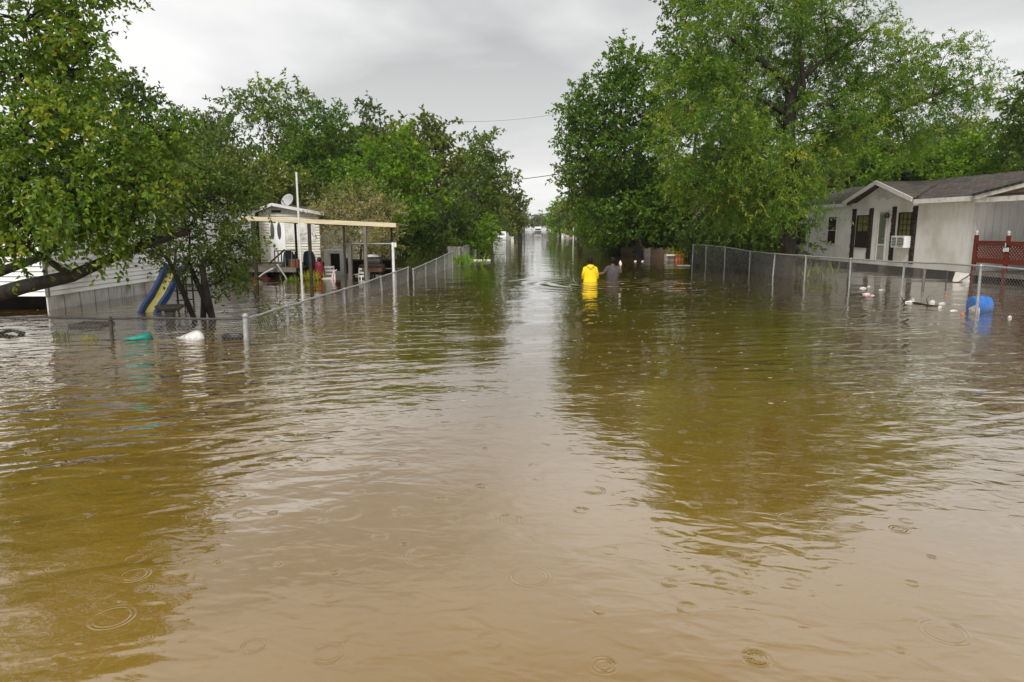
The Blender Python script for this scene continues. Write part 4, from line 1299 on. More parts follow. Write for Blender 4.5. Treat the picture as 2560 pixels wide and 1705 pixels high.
# enclosed door with two oval panels, bright green sheet beside it
dd = MB(CF).box(cw(676), cw(714), -0.035, -0.021, zf + 0.05, 2.30).build('door', M['white_siding'], cream)
for uu, zz in ((683, 1.75), (700, 1.75)):
    c = CF(cw(uu), -0.042, zz)
    ring = [[c + Vector((0.085 * k_ * math.cos(a), -0.01 * (k_ < 0.9), 0.36 * k_ * math.sin(a))) for a in [2 * math.pi * q / 20 for q in range(20)]] for k_ in (1.0, 0.8, 0.02)]
    MB().rings(ring, cap=False).build('door_panel', M['grille'], dd)
MB(CF).box(cw(716), cw(790), -0.030, -0.024, 1.3, 2.2).build('curtain_sheet', M['white_trim'], cream)
# satellite dish
dc = at(721, 503, 29.5)
dish = thing('satellite_dish', 'pale grey satellite dish on the cream house roof', 'satellite dish', (dc.x, dc.y, 2.6))
dn = Vector((-0.35, -0.85, 0.45)).normalized()
dx = dn.cross(Vector((0, 0, 1))).normalized()
dz_ = dx.cross(dn)
rg = []
for k in range(6):
    r_ = 0.30 * (k + 0.02) / 5
    rg.append([dc + dx * (r_ * 0.9 * 1.15 * math.cos(q)) + dz_ * (r_ * math.sin(q)) + dn * (0.09 * (k / 5) ** 2) for q in [2 * math.pi * j / 20 for j in range(20)]])
MB().rings(rg + [[p - dn * 0.012 for p in rg[-1]]] + [[p - dn * 0.012 for p in r__] for r__ in rg[::-1][1:]], cap=False).build('reflector', M['dish'], dish)
MB().tube([dc - dn * 0.02, dc - dn * 0.12 - Vector((0, 0, 0.1)), Vector((dc.x - dn.x * 0.12, dc.y - dn.y * 0.12, 2.55))], 0.025, 8).build('mast', M['galv_old'], dish)
MB().tube([dc - dz_ * 0.28, dc + dn * 0.30 - dz_ * 0.16], 0.012, 6).build('feed_arm', M['steel_dark'], dish)
MB().ball(dc + dn * 0.31 - dz_ * 0.15, 0.035).build('feed_horn', M['grille'], dish)

# --- second cream trailer further right, mostly behind the bush
LY = 33.0
LF = Frame((at(770, 600, LY).x, LY), 0)
lowh = thing('trailer_home', 'low cream trailer half hidden behind the tan flowering bush', 'house', (LF.o.x, LY, 0))
lw = at(905, 600, LY).x - LF.o.x
MB(LF).box(0, lw, 0.03, 4.0, 0.15, 2.2).build('wall', M['cream_siding'], lowh)
lap_wall(LF, 0.0, lw, 0.0, 0.15, 2.19, 0.17, M['cream_siding'], lowh)
roof_sheet('roof', [LF(-0.2, -0.2, 2.2), LF(lw + 0.2, -0.2, 2.2), LF(lw + 0.2, 4.2, 2.35), LF(-0.2, 4.2, 2.35)], 0.07, M['roof_tin'], lowh)
MB(LF).box(lw * 0.42, lw * 0.72, -0.04, -0.023, 0.25, 0.95).build('opening', M['void_shade'], lowh)  # flat panel on the wall, inner shade of the opening painted as near-black

# --- carport
KY0, KY1 = 24.4, 26.7
ka, kb = at(597, 545, KY0), at(990, 563, KY0)
carport = thing('carport', 'open carport with pale yellow fascia and dark posts in the left yard', 'carport', (ka.x, KY0, 0))
MB().beam(ka, kb, 0.05, 0.15).build('fascia', M['fascia'], carport)
up = Vector((0, 0, 0.06))
MB().prism([ka + up * 0.6 + Vector((0, 0.03, 0)), kb + up * 0.6 + Vector((0, 0.03, 0)), kb + Vector((0, KY1 - KY0, -0.02)), ka + Vector((0, KY1 - KY0, -0.02))], (0, 0, 0.03)).build('roof', M['roof_tin'], carport)
for k in range(6):
    p = ka.lerp(kb, (k + 0.5) / 6)
    MB().beam(p + Vector((0, 0.04, -0.03)), p + Vector((0, KY1 - KY0 - 0.1, -0.09)), 0.05, 0.10).build('rafter', M['dark_wood'], carport)
for u_, yy, mt, w_ in ((775, KY0 + 0.05, 'dark_wood', 0.10), (861, KY0 + 0.1, 'steel_dark', 0.07), (914, KY0 + 0.05, 'grey_wood', 0.10), (980, KY0 + 1.0, 'steel_dark', 0.07), (741, KY1 - 0.3, 'steel_dark', 0.07), (637, KY0 + 0.05, 'dark_wood', 0.10)):
    p = at(u_, 620, yy)
    tp = ka.z + (kb.z - ka.z) * ((p.x - ka.x) / (kb.x - ka.x)) - 0.08
    MB().beam((p.x, p.y, BED), (p.x, p.y, tp), w_).build('post', M[mt], carport)
# --- deck with railing in front of the cream house
dk0, dk1 = at(588, 660, 25.6).x, at(745, 660, 25.6).x
deck = thing('deck', 'dark wooden deck with baluster railing below the cream house wall', 'deck', (dk0, 25.6, 0))
nb = 14
for k in range(nb):
    y0 = 25.4 + k * (28.4 - 25.4) / nb
    MB().box(dk0, dk1, y0, y0 + 0.20, 0.36, 0.40).build('deck_board', M['grey_wood'], deck)
MB().box(dk0, dk1, 25.36, 25.395, 0.24, 0.41).build('rim_joist', M['grey_wood'], deck)
for x in np.linspace(dk0 + 0.1, dk1 - 0.1, 5):
    MB().beam((x, 25.5, BED), (x, 25.5, 0.355), 0.10).build('post', M['dark_wood'], deck)
rx0, rx1 = at(688, 640, 25.5).x, dk1
MB().beam((rx0, 25.45, 1.02), (rx1, 25.45, 1.05), 0.08, 0.04).build('handrail', M['dark_wood'], deck)
for x in np.arange(rx0, rx1 + 0.01, 0.13):
    MB().beam((x, 25.45, 0.41), (x, 25.45, 1.0), 0.035).build('baluster', M['grey_wood'] if int(x * 10) % 3 else M['dark_wood'], deck)
MB().beam(at(677, 655, 25.3), at(712, 624, 25.3), 0.04, 0.06).build('stair_rail', M['dark_wood'], deck)
# left screened nook post
MB().beam((at(636, 600, 25.4).x - 0.02, 25.3, 0.4), (at(634, 560, 25.4).x, 25.3, 2.1), 0.09).build('post', M['dark_wood'], deck)

ca, cb_ = at(808, 668, 26.9), at(852, 628, 26.9)
cab = thing('storage_cabinet', 'white open-fronted cabinet standing under the carport behind the maroon cover', 'cabinet', (ca.x, 26.9, 0))
MB().box(ca.x, cb_.x, 27.12, 27.5, BED, cb_.z).build('carcass', M['white_trim'], cab)
MB().box(ca.x, ca.x + 0.24, 27.08, 27.118, 0.2, cb_.z - 0.05).build('door', M['cream_siding'], cab)
MB().box(ca.x + 0.26, cb_.x - 0.12, 27.09, 27.118, 0.18, cb_.z - 0.10).build('opening', M['void_shade'], cab)  # the cabinet's inside shade, painted as a flat dark panel
MB().box(ca.x - 0.06, cb_.x + 0.06, 27.04, 27.55, cb_.z + 0.002, cb_.z + 0.045).build('top', M['white_trim'], cab)
ta, tb_ = at(868, 690, 26.2), at(985, 640, 26.2)
tbl = thing('work_bench', 'dark slatted work bench behind the barrel grill', 'bench', (ta.x, 26.2, 0))
for k in range(5):
    MB().box(ta.x, tb_.x, 26.2 + k * 0.14, 26.32 + k * 0.14, 0.62, 0.66).build('slat', M['dark_wood'], tbl)
for x in (ta.x + 0.1, (ta.x + tb_.x) / 2, tb_.x - 0.1):
    for y in (26.25, 26.8):
        MB().beam((x, y, BED), (x, y, 0.618), 0.07).build('leg', M['dark_wood'], tbl)
MB().box(ta.x + 0.05, tb_.x - 0.05, 26.84, 26.87, 0.05, 0.60).build('shade_panel', M['void_shade'], tbl)  # dark sheet standing in for the shadowed bush behind the grill
# ------------------------------------------------------------------ fences
def fence(label, pts, top, posts, rail_mat=None, wire=0.0028, pitch=0.085, group='chain-link fences', zb=-0.25, post_r=0.03, tops=None, corner=()):
    """chain-link run over plan points pts [(x,y)], rail height(s) top at each point, posts at given run fractions"""
    rail_mat = rail_mat or M['galv']
    pts = [Vector((p[0], p[1], 0)) for p in pts]
    tops = tops or [top] * len(pts)
    seg = [(pts[i + 1] - pts[i]).length for i in range(len(pts) - 1)]
    tot = sum(seg)

    def pos(s):
        s = min(max(s, 0), tot)
        for i, l in enumerate(seg):
            if s <= l or i == len(seg) - 1:
                k = s / l
                p = pts[i].lerp(pts[i + 1], k)
                return p, tops[i] + (tops[i + 1] - tops[i]) * k
            s -= l
    f = thing('chain_link_fence', label, 'fence', (pts[0].x, pts[0].y, 0), group)
    rng = np.random.default_rng(int(abs(pts[0].x * 100)) + 3)
    n = max(8, int(tot / 0.6))
    rp = []
    for i in range(n + 1):
        p, z = pos(tot * i / n)
        rp.append(Vector((p.x, p.y, z + (rng.normal(0, 0.006) if 0 < i < n else 0))))
    MB().tube(rp, 0.021, 8).build('top_rail', rail_mat, f)
    for k, s in enumerate(posts):
        p, z = pos(s)
        big = k in corner
        r_ = post_r * (1.5 if big else 1.0)
        lean = Vector((rng.normal(0, 0.026), rng.normal(0, 0.022), 0)) * (z - BED)
        ps = MB().tube([Vector((p.x, p.y, BED)) - lean * 0.5, Vector((p.x, p.y, z - 0.01 + (0.06 if big else 0))) + lean * 0.2], r_, 10).build('post', rail_mat, f)
        MB().lathe((p.x + lean.x * 0.2, p.y + lean.y * 0.2, z + (0.05 if big else -0.01)), [(r_ * 1.15, -0.03), (r_ * 1.2, 0.0), (r_ * 0.9, 0.03), (r_ * 0.3, 0.045)], 10).build('cap', rail_mat, ps)
    w = MB()
    for dr_ in (1, -1):
        s = -2.0
        while s < tot + 2.0:
            # a wire climbs at 45 degrees between zb and the rail
            q = []
            m_ = 3
            for i in range(m_ + 1):
                z = zb + (1.6) * i / m_
                ss = s + dr_ * (z - zb) * 0.9
                q.append((ss, z))
            # clip to the run and the rail
            s0, s1 = q[0][0], q[-1][0]
            _, zt = pos(min(max((s0 + s1) / 2, 0), tot))
            za, zb_ = zb, zt - 0.012
            sa, sb = s, s + dr_ * (zb_ - zb) * 0.9
            _, zt2 = pos(min(max(sb, 0), tot))
            zb_ = zt2 - 0.012
            sb = s + dr_ * (zb_ - zb) * 0.9
            for lim, lo in ((0, True), (tot, False)):
                if (lo and min(sa, sb) < lim) or (not lo and max(sa, sb) > lim):
                    if (lo and max(sa, sb) <= lim) or (not lo and min(sa, sb) >= lim):
                        sa = None
                        break
                    k = (lim - sa) / (sb - sa)
                    zc_ = za + (zb_ - za) * k
                    if (lo and sa < lim) or (not lo and sa > lim):
                        sa, za = lim, zc_
                    else:
                        sb, zb_ = lim, zc_
            if sa is not None and abs(sb - sa) > 0.02:
                pa, _ = pos(sa)
                pb, _ = pos(sb)
                o_ = Vector((0, 0, 0))
                w.tube([Vector((pa.x, pa.y, za)), Vector((pb.x, pb.y, zb_))], wire, 3, cap=False, smooth=False)
            s += pitch
    wm_ = w.build('chain_link_mesh', M['wire'], f)
    wm_['kind'] = 'stuff'
    return f


fc = wat(616, 850)                       # left corner post
fl = wat(281, 848)
fl2 = Vector((fc.x + (fl.x - fc.x) * 2.6, fc.y + (fl.y - fc.y) * 2.6, 0))
L1 = (fl2 - Vector((fc.x, fc.y, 0))).length
z_l = CAM_H - 0
fz = hit(616, 797, Frame((fc.x, fc.y), 0))[1]
fence('low chain-link fence with grey posts across the front of the left yard', [(fc.x, fc.y), (fl2.x, fl2.y)], fz,
      [L1 / 2.6, L1 / 2.6 * 2.05], M['galv_old'], wire=0.0022, pitch=0.07)
fe = wat(1020, 704)
Ls = (Vector((fe.x, fe.y, 0)) - Vector((fc.x, fc.y, 0))).length
fence('chain-link fence receding along the street side of the left yard', [(fc.x, fc.y), ((fc.x + fe.x) / 2, (fc.y + fe.y) / 2), (fe.x, fe.y)], fz,
      [0.0] + [Ls * k / 7 for k in range(1, 8)], M['galv'], tops=[fz, fz + 0.02, fz + 0.13], wire=0.0026, corner=(0,))
g0_ = wat(1034, 702)
g1_ = wat(1132, 668)
fence('second chain-link fence past the vine-covered gap on the left', [(g0_.x, g0_.y), (g1_.x, g1_.y)], 0.55,
      [k * (g1_ - g0_).length / 4 for k in range(5)], M['galv'], tops=[0.42, 0.75], wire=0.004, pitch=0.11)
g2_ = wat(1148, 662)
g3_ = wat(1190, 640)
fence('farthest short chain-link fence on the left by the bright bush', [(g2_.x, g2_.y), (g3_.x, g3_.y)], 0.85,
      [k * (g3_ - g2_).length / 3 for k in range(4)], M['galv'], wire=0.005, pitch=0.14)
# right fence
rpts, rtop = [], []
fposts = []
for (u_, vt, vw) in ((2760, 690, 846), (2440, 664, 786), (2252, 655, 748), (2122, 647, 723), (2011, 640, 703), (1933, 634, 690), (1873, 628, 678), (1811, 618, 668), (1764, 613, 661), (1731, 612, 657)):
    p = wat(u_, vw)
    d = ray(u_, vt)
    z = CAM_H + d.z * (p.y / d.y)
    rpts.append((p.x, p.y))
    rtop.append(z)
acc = 0
fposts = [0.0]
for i in range(len(rpts) - 1):
    acc += (Vector(rpts[i + 1]) - Vector(rpts[i])).length
    fposts.append(acc)
fence('tall chain-link fence with pale steel posts running along the right side of the street', rpts, 0.9, fposts, M['galv'], tops=rtop, wire=0.0030, pitch=0.085, zb=-0.1)

# ------------------------------------------------------------------ people
def skin_body(name, joints, edges, parent, mat):
    me = bpy.data.meshes.new(name)
    keys = list(joints)
    off = root_loc(parent)
    me.from_pydata([Vector(joints[k][0]) - off for k in keys], [(keys.index(a), keys.index(b)) for a, b in edges], [])
    me.update()
    o = bpy.data.objects.new(name, me)
    COL.objects.link(o)
    o.parent = parent
    me.materials.append(mat)
    sk = o.modifiers.new('Skin', 'SKIN')
    sk.use_smooth_shade = True
    for i, k in enumerate(keys):
        r_ = joints[k][1]
        me.skin_vertices[0].data[i].radius = r_ if isinstance(r_, tuple) else (r_, r_)
        me.skin_vertices[0].data[i].use_root = (k == 'pelvis')
    sb = o.modifiers.new('Sub', 'SUBSURF')
    sb.levels = sb.render_levels = 2
    return o


def ell(c, rx, ry, n=20, tilt=0.0, wob=0.0, seed=0):
    rs = random.Random(seed)
    c = Vector(c)
    return [c + Vector((rx * (1 + wob * math.sin(3 * a + seed)) * math.cos(a), ry * (1 + wob * math.cos(2 * a + seed)) * math.sin(a), tilt * math.sin(a))) for a in [2 * math.pi * k / n for k in range(n)]]


def person(label, base, top, pose, coat, hood):
    """base: (x, y); stands on the bed facing up the street (+Y); the head top reaches `top`"""
    x, y = base
    H = top
    root = thing('person', label, 'person', (x, y, BED))
    J = dict(pelvis=((x, y, H - 0.80), (0.15, 0.11)), waist=((x, y, H - 0.66), (0.14, 0.10)), chest=((x, y + 0.02, H - 0.46), (0.16, 0.11)), neckb=((x, y + 0.01, H - 0.30), 0.07),
             neck=((x, y + 0.02, H - 0.245), 0.055), head=((x, y + 0.03, H - 0.13), (0.078, 0.095)), crown=((x, y + 0.02, H - 0.05), (0.062, 0.075)))
    E = [('pelvis', 'waist'), ('waist', 'chest'), ('chest', 'neckb'), ('neckb', 'neck'), ('neck', 'head'), ('head', 'crown')]
    for s, nm in ((-1, 'l'), (1, 'r')):
        J['sh' + nm] = ((x + s * 0.165, y + 0.01, H - 0.37), 0.062)
        E.append(('chest', 'sh' + nm))
        prev = 'sh' + nm
        for k, (dx_, dy_, dz_, r_) in enumerate(pose[nm]):
            J['a%s%d' % (nm, k)] = ((x + s * dx_, y + dy_, H + dz_), r_)
            E.append((prev, 'a%s%d' % (nm, k)))
            prev = 'a%s%d' % (nm, k)
        # hand: palm then four fingers and a thumb
        px, py, pz = J[prev][0]
        d = Vector(J[prev][0]) - Vector(J['a%s%d' % (nm, len(pose[nm]) - 2)][0])
        d.normalize()
        sd = d.cross(Vector((0, 0, 1)))
        sd = sd.normalized() if sd.length > 0.1 else Vector((1, 0, 0))
        palm = Vector((px, py, pz)) + d * 0.07
        J['p' + nm] = (tuple(palm), (0.036, 0.020))
        E.append((prev, 'p' + nm))
        for q in range(4):
            b0 = palm + sd * (q - 1.5) * 0.020 + d * 0.02
            ln = (0.055, 0.068, 0.064, 0.048)[q]
            J['f%s%da' % (nm, q)] = (tuple(b0 + d * ln * 0.6), 0.010)
            J['f%s%db' % (nm, q)] = (tuple(b0 + d * ln - Vector((0, 0, 0.02))), 0.008)
            E += [('p' + nm, 'f%s%da' % (nm, q)), ('f%s%da' % (nm, q), 'f%s%db' % (nm, q))]
        J['t' + nm] = (tuple(palm - sd * s * 0.045 - d * 0.005), 0.010)
        E.append(('p' + nm, 't' + nm))
        # legs on the drowned roadway, mid-stride
        st_ = 0.16 * s
        J['hip' + nm] = ((x + s * 0.09, y, H - 0.87), 0.095)
        J['knee' + nm] = ((x + s * 0.10, y + st_ * 0.6 + 0.03, (H - 0.87 + BED) / 2 + 0.02), 0.06)
        J['ank' + nm] = ((x + s * 0.10, y + st_, BED + 0.08), 0.042)
        J['toe' + nm] = ((x + s * 0.11, y + st_ + 0.15, BED + 0.035), 0.035)
        E += [('pelvis', 'hip' + nm), ('hip' + nm, 'knee' + nm), ('knee' + nm, 'ank' + nm), ('ank' + nm, 'toe' + nm)]
    skin_body('body', J, E, root, M['skin'])
    # head shape: ears, nose and hair over a rounded skull
    hd = MB()
    hc = Vector((x, y + 0.03, H - 0.115))
    hd.ball(hc, 0.088, 0.106, 0.122, 18, 12)
    for s in (-1, 1):
        hd.ball(hc + Vector((s * 0.084, -0.005, -0.012)), 0.012, 0.022, 0.032, 8, 6)
    hd.ball(hc + Vector((0, 0.10, -0.015)), 0.014, 0.022, 0.024, 8, 6)
    hd.build('head', M['skin'], root)
    hr = MB()
    rg = []
    for i in range(8):
        ph = R(-50 + i * 20.0)
        back = 1.0 + 0.05 * math.cos(ph)
        rg.append([hc + Vector((0.098 * max(math.cos(ph), 0.03) * math.cos(a), -0.012 + 0.112 * max(math.cos(ph), 0.03) * math.sin(a) * back, 0.004 + 0.132 * math.sin(ph) + (0.07 * max(0, math.sin(a)) if i == 0 else 0)))
                   for a in [2 * math.pi * k / 18 for k in range(18)]])
    hr.rings(rg)
    hr.build('hair', M['hair'], root)
    # clothing
    cl = MB()
    if coat:
        prof = [(-1.02, 0.262, 0.22), (-0.86, 0.248, 0.205), (-0.68, 0.228, 0.185), (-0.52, 0.214, 0.165), (-0.42, 0.196, 0.145), (-0.345, 0.155, 0.120), (-0.29, 0.120, 0.095), (-0.255, 0.085, 0.085)]
    else:
        prof = [(-0.98, 0.232, 0.18), (-0.80, 0.230, 0.18), (-0.66, 0.228, 0.175), (-0.52, 0.228, 0.165), (-0.42, 0.214, 0.148), (-0.35, 0.165, 0.115), (-0.295, 0.110, 0.085), (-0.265, 0.078, 0.076)]
    cl.rings([ell((x, y + 0.01, H + dz_), rx, ry, 24, 0, 0.05 if coat else 0.025, i) for i, (dz_, rx, ry) in enumerate(prof)])
    for s, nm in ((-1, 'l'), (1, 'r')):
        pts = [Vector((x + s * 0.12, y + 0.01, H - 0.37)), Vector(J['sh' + nm][0])] + [Vector(J['a%s%d' % (nm, k)][0]) for k in range(len(pose[nm]))]
        if coat:
            cl.tube(pts, [0.075, 0.082] + [0.078 - 0.006 * k for k in range(len(pose[nm]))], 12)
        else:
            e_ = pts[1].lerp(pts[2], 0.85)
            cl.tube([pts[0], pts[1], pts[1].lerp(pts[2], 0.45), e_], [0.078, 0.085, 0.080, 0.082], 12)
    if hood:
        cl.rings([ell((x, y - 0.085 - 0.012 * k, H - 0.255 - 0.040 * k), 0.135 - 0.022 * abs(k - 1) - 0.006 * k * k * 0.4, 0.075 - 0.010 * abs(k - 1), 16, -0.015) for k in range(5)])
    cl.build('raincoat' if coat else 't_shirt', M['raincoat'] if coat else M['grey_cloth'], root)
    return root


p1 = wat(1475, 704)
p2 = wat(1531, 699)


def ztop(p, u, v):
    d = ray(u, v)
    return CAM_H + d.z * (p.y / d.y)


poseA = dict(l=[(0.225, 0.05, -0.60, 0.048), (0.21, 0.20, -0.72, 0.038)], r=[(0.235, 0.06, -0.58, 0.048), (0.25, 0.18, -0.72, 0.038)])
person('person in a yellow hooded raincoat wading away, left of the pair', (p1.x, p1.y), ztop(p1, 1475, 644), poseA, True, True)
poseB = dict(l=[(0.31, 0.00, -0.56, 0.050), (0.47, 0.10, -0.60, 0.040)], r=[(0.30, 0.05, -0.57, 0.050), (0.31, 0.22, -0.42, 0.040), (0.30, 0.26, -0.34, 0.036)])
person('person in a grey short-sleeved shirt wading away, right of the pair', (p2.x, p2.y), ztop(p2, 1531, 644), poseB, False, False)
bagp = Vector((p2.x + 0.31, p2.y + 0.30, ztop(p2, 1531, 644) - 0.24))
mb_ = MB()
mb_.rings([ell((bagp.x, bagp.y, bagp.z - 0.12 + 0.06 * k), (0.03, 0.055, 0.06, 0.04, 0.015)[k], 0.04 if 0 < k < 4 else 0.02, 10, 0, 0.15, k) for k in range(5)])
single('plastic_bag', mb_, M['bag_white'], 'small white bag held up by the person in grey', 'bag')

# ------------------------------------------------------------------ left yard
# slide
s_lo, s_hi = at(385, 770, 15.2), at(438, 684, 16.2)
slide = thing('playground_slide', 'small blue and yellow plastic slide dipping into the water', 'slide', (s_lo.x, s_lo.y, 0))
dv = s_hi - s_lo
pathp = [s_lo + Vector((0, -0.25, -0.22)), s_lo, s_lo.lerp(s_hi, 0.3) + Vector((0, 0, -0.03)), s_lo.lerp(s_hi, 0.65) + Vector((0, 0, 0.02)), s_lo.lerp(s_hi, 0.92) + Vector((0, 0, 0.05)), s_hi + Vector((0, 0.15, 0.06))]
sd = dv.cross(Vector((0, 0, 1))).normalized()
bed, wl_, wr_ = MB(), MB(), MB()
nrm = sd.cross(dv).normalized()
if nrm.z < 0:
    nrm = -nrm


def strip(mb, a, b, up_):
    rg_ = []
    for i, p in enumerate(pathp):
        w = 0.76 + (0.18 if i == len(pathp) - 1 else 0)
        pa, pb = p + sd * a * w, p + sd * b * w
        hh = up_ * (1.25 if i >= len(pathp) - 2 else 1.0)
        rg_.append([pa, pb, pb + nrm * hh, pa + nrm * hh])
    mb.rings(rg_, smooth=False)
    return mb


strip(bed, -0.19, 0.19, 0.025).build('chute', M['slide_yellow'], slide)
for s in (-1, 1):
    a_, b_ = sorted((s * 0.192, s * 0.29))
    strip(MB(), a_, b_, 0.15).build('side_wall', M['slide_blue'], slide)
MB().tube([s_hi + sd * 0.28 + Vector((0, 0.12, 0.05)), s_hi + sd * 0.28 + Vector((0, 0.1, 0.22)), s_hi + sd * 0.24 + Vector((0, 0.0, 0.22))], 0.05, 8).build('handle', M['slide_blue'], slide)
MB().tube([s_hi - sd * 0.28 + Vector((0, 0.12, 0.05)), s_hi - sd * 0.28 + Vector((0, 0.1, 0.22)), s_hi - sd * 0.24 + Vector((0, 0.0, 0.22))], 0.05, 8).build('handle', M['slide_blue'], slide)
# climbing frame behind
cf0 = at(480, 790, 16.4)
cfm = thing('climbing_frame', 'dark steel ladder frame standing in water beside the slide', 'play frame', (cf0.x, 16.6, 0))
for u_, yy, vt in ((446, 16.2, 690), (463, 16.6, 690), (469, 17.2, 688), (485, 17.2, 690)):
    p = at(u_, 760, yy)
    t_ = at(u_ - 6, vt, yy)
    MB().tube([(p.x, p.y, BED), (t_.x, t_.y, t_.z)], 0.022, 8).build('upright', M['steel_dark'], cfm)
for (ua, va, ub, vb, yy) in ((434, 727, 512, 726, 16.6), (447, 733, 470, 733, 16.5), (440, 752, 485, 748, 17.0), (446, 771, 487, 770, 17.0), (446, 711, 485, 711, 17.0)):
    MB().tube([at(ua, va, yy), at(ub, vb, yy)], 0.018, 6).build('rung', M['steel_dark'], cfm)
# swing ropes/posts above slide
for k, (u_, u2) in enumerate(((497, 484), (508, 500))):
    MB().tube([at(u_ - 75, 700, 16.8), at(u2 - 60, 622, 16.8)], 0.03, 8).build('upright', M['steel_dark'], cfm)
# bird bath
bb = wat(425, 792)
bb = at(425, 780, 13.6)
bath = thing('bird_bath', 'shallow concrete bird bath on a pedestal in front of the slide', 'bird bath', (bb.x, bb.y, 0))
MB().lathe((bb.x, bb.y, 0.20), [(0.06, 0.0), (0.16, 0.02), (0.25, 0.07), (0.285, 0.12), (0.27, 0.125), (0.18, 0.07), (0.02, 0.05)], 20).build('bowl', M['concrete'], bath)
MB().lathe((bb.x, bb.y, BED), [(0.18, 0), (0.17, 0.1), (0.09, 0.3), (0.075, 0.8), (0.10, 1.1), (0.11, 1.16)], 14).build('pedestal', M['concrete'], bath)
# white flag pole
pp = wat(757, 752)
single('flag_pole', MB().tube([(pp.x, pp.y, BED), (pp.x, pp.y, CAM_H + ray(743, 430).z * pp.y / ray(743, 430).y)], [0.032, 0.024], 12), M['white_paint'],
       'plain white metal pole standing in the left yard', 'pole')
# floating things along the left fence
c0, c1 = wat(305, 852), wat(374, 848)
mb_ = MB()
rg_ = []
for k in range(9):
    t = k / 8
    p = Vector((c0.x, c0.y + 0.05, 0.02)).lerp(Vector((c1.x, c1.y, 0.03)), t)
    r_ = 0.012 + 0.085 * t ** 1.3
    rg_.append([p + Vector((0, r_ * (1 + 0.25 * math.sin(3 * a + k)) * math.cos(a), r_ * 0.9 * (1 + 0.2 * math.cos(4 * a + k)) * math.sin(a))) for a in [2 * math.pi * q / 14 for q in range(14)]])
mb_.rings(rg_)
single('folded_tarp', mb_, M['teal_cloth'], 'teal cone-shaped bundle floating against the left front fence', 'tarp')
c0, c1 = wat(441, 845), wat(510, 850)
mb_ = MB()
rg_ = []
for k in range(11):
    t = k / 10
    p = Vector((c0.x, c0.y, 0.0)).lerp(Vector((c1.x, c1.y, 0.03)), t)
    r_ = 0.015 + 0.125 * math.sin(min(1, t * 1.12) * math.pi * 0.5) ** 1.6 * (1 if t < 0.9 else 0.75) * (0.1 if k == 10 else 1)
    rg_.append([p + Vector((0, r_ * (1 + 0.12 * math.sin(5 * a + k * 1.3)) * math.cos(a), r_ * (1 + 0.10 * math.cos(4 * a + 2 * k)) * math.sin(a))) for a in [2 * math.pi * q / 20 for q in range(20)]])
mb_.rings(rg_)
single('plastic_sack', mb_, M['bag_white'], 'crumpled white plastic sack floating at the left front fence', 'bag')
c = wat(583, 846)
tyre = thing('moulded_cover', 'black and grey moulded piece floating beside the left corner post', 'debris', (c.x, c.y, 0))
mb_ = MB()
rg_ = []
for k in range(24):
    a = 2 * math.pi * k / 24
    cx = Vector((c.x + 0.19 * math.cos(a), c.y + 0.05 + 0.10 * math.sin(a), 0.03))
    rad = Vector((math.cos(a), math.sin(a), 0))
    rg_.append([cx + rad * 0.035 * math.cos(b) + Vector((0, 0, 0.04 * math.sin(b))) for b in [2 * math.pi * q / 8 for q in range(8)]])
mb_.rings(rg_ + [rg_[0]], cap=False)
mb_.build('rim', M['rubber'], tyre)
MB().lathe((c.x, c.y + 0.05, 0.02), [(0.01, 0.0), (0.10, 0.005), (0.13, 0.02), (0.10, 0.035), (0.01, 0.04)], 16, sq=0.55).build('plate', M['dish'], tyre)
# wooden crate frame behind front fence
c = wat(215, 818)
cr8 = thing('wooden_frame', 'weathered wooden frame floating behind the left front fence', 'frame', (c.x, c.y, 0))
for dy in (0, 0.42):
    MB().box(c.x - 0.34, c.x + 0.30, c.y + dy - 0.02, c.y + dy + 0.02, -0.03, 0.06).build('rail', M['grey_wood'], cr8)
for dx_ in (-0.32, -0.02, 0.28):
    MB().box(c.x + dx_ - 0.025, c.x + dx_ + 0.025, c.y + 0.022, c.y + 0.398, 0.0, 0.045).build('slat', M['fence_wood'], cr8)
c = wat(20, 838)
mb_ = MB()
for k in range(4):
    mb_.tube([(c.x - 0.3, c.y + 0.05 * k, 0.0), (c.x + 0.02, c.y + 0.03 + 0.05 * k, 0.10 - 0.015 * k), (c.x + 0.22, c.y + 0.04 * k, 0.03), (c.x + 0.16, c.y + 0.04 * k, -0.03)], 0.018, 6)
single('wire_basket', mb_, M['rubber'], 'black looped wire rack half sunk at the left edge behind the fence', 'rack')

# --- carport contents
p = at(800, 690, 25.4)
umb = thing('patio_umbrella', 'closed maroon umbrella cover standing under the carport', 'umbrella', (p.x, p.y, 0))
zt_ = at(800, 655, 25.4).z
MB().rings([ell((p.x, p.y, z), r_, r_ * 0.85, 14, 0, 0.10, k) for k, (z, r_) in enumerate(((-0.05, 0.15), (0.1, 0.17), (0.25, 0.18), (0.42, 0.17), (zt_, 0.15), (zt_ + 0.03, 0.09)))]).build('cover', M['brick_red'], umb)
MB().ball((p.x, p.y, zt_ + 0.09), 0.09, 0.09, 0.08).build('cap', M['rubber'], umb)
MB().tube([(p.x, p.y, BED), (p.x, p.y, 0.1)], 0.03, 8).build('pole', M['steel_dark'], umb)


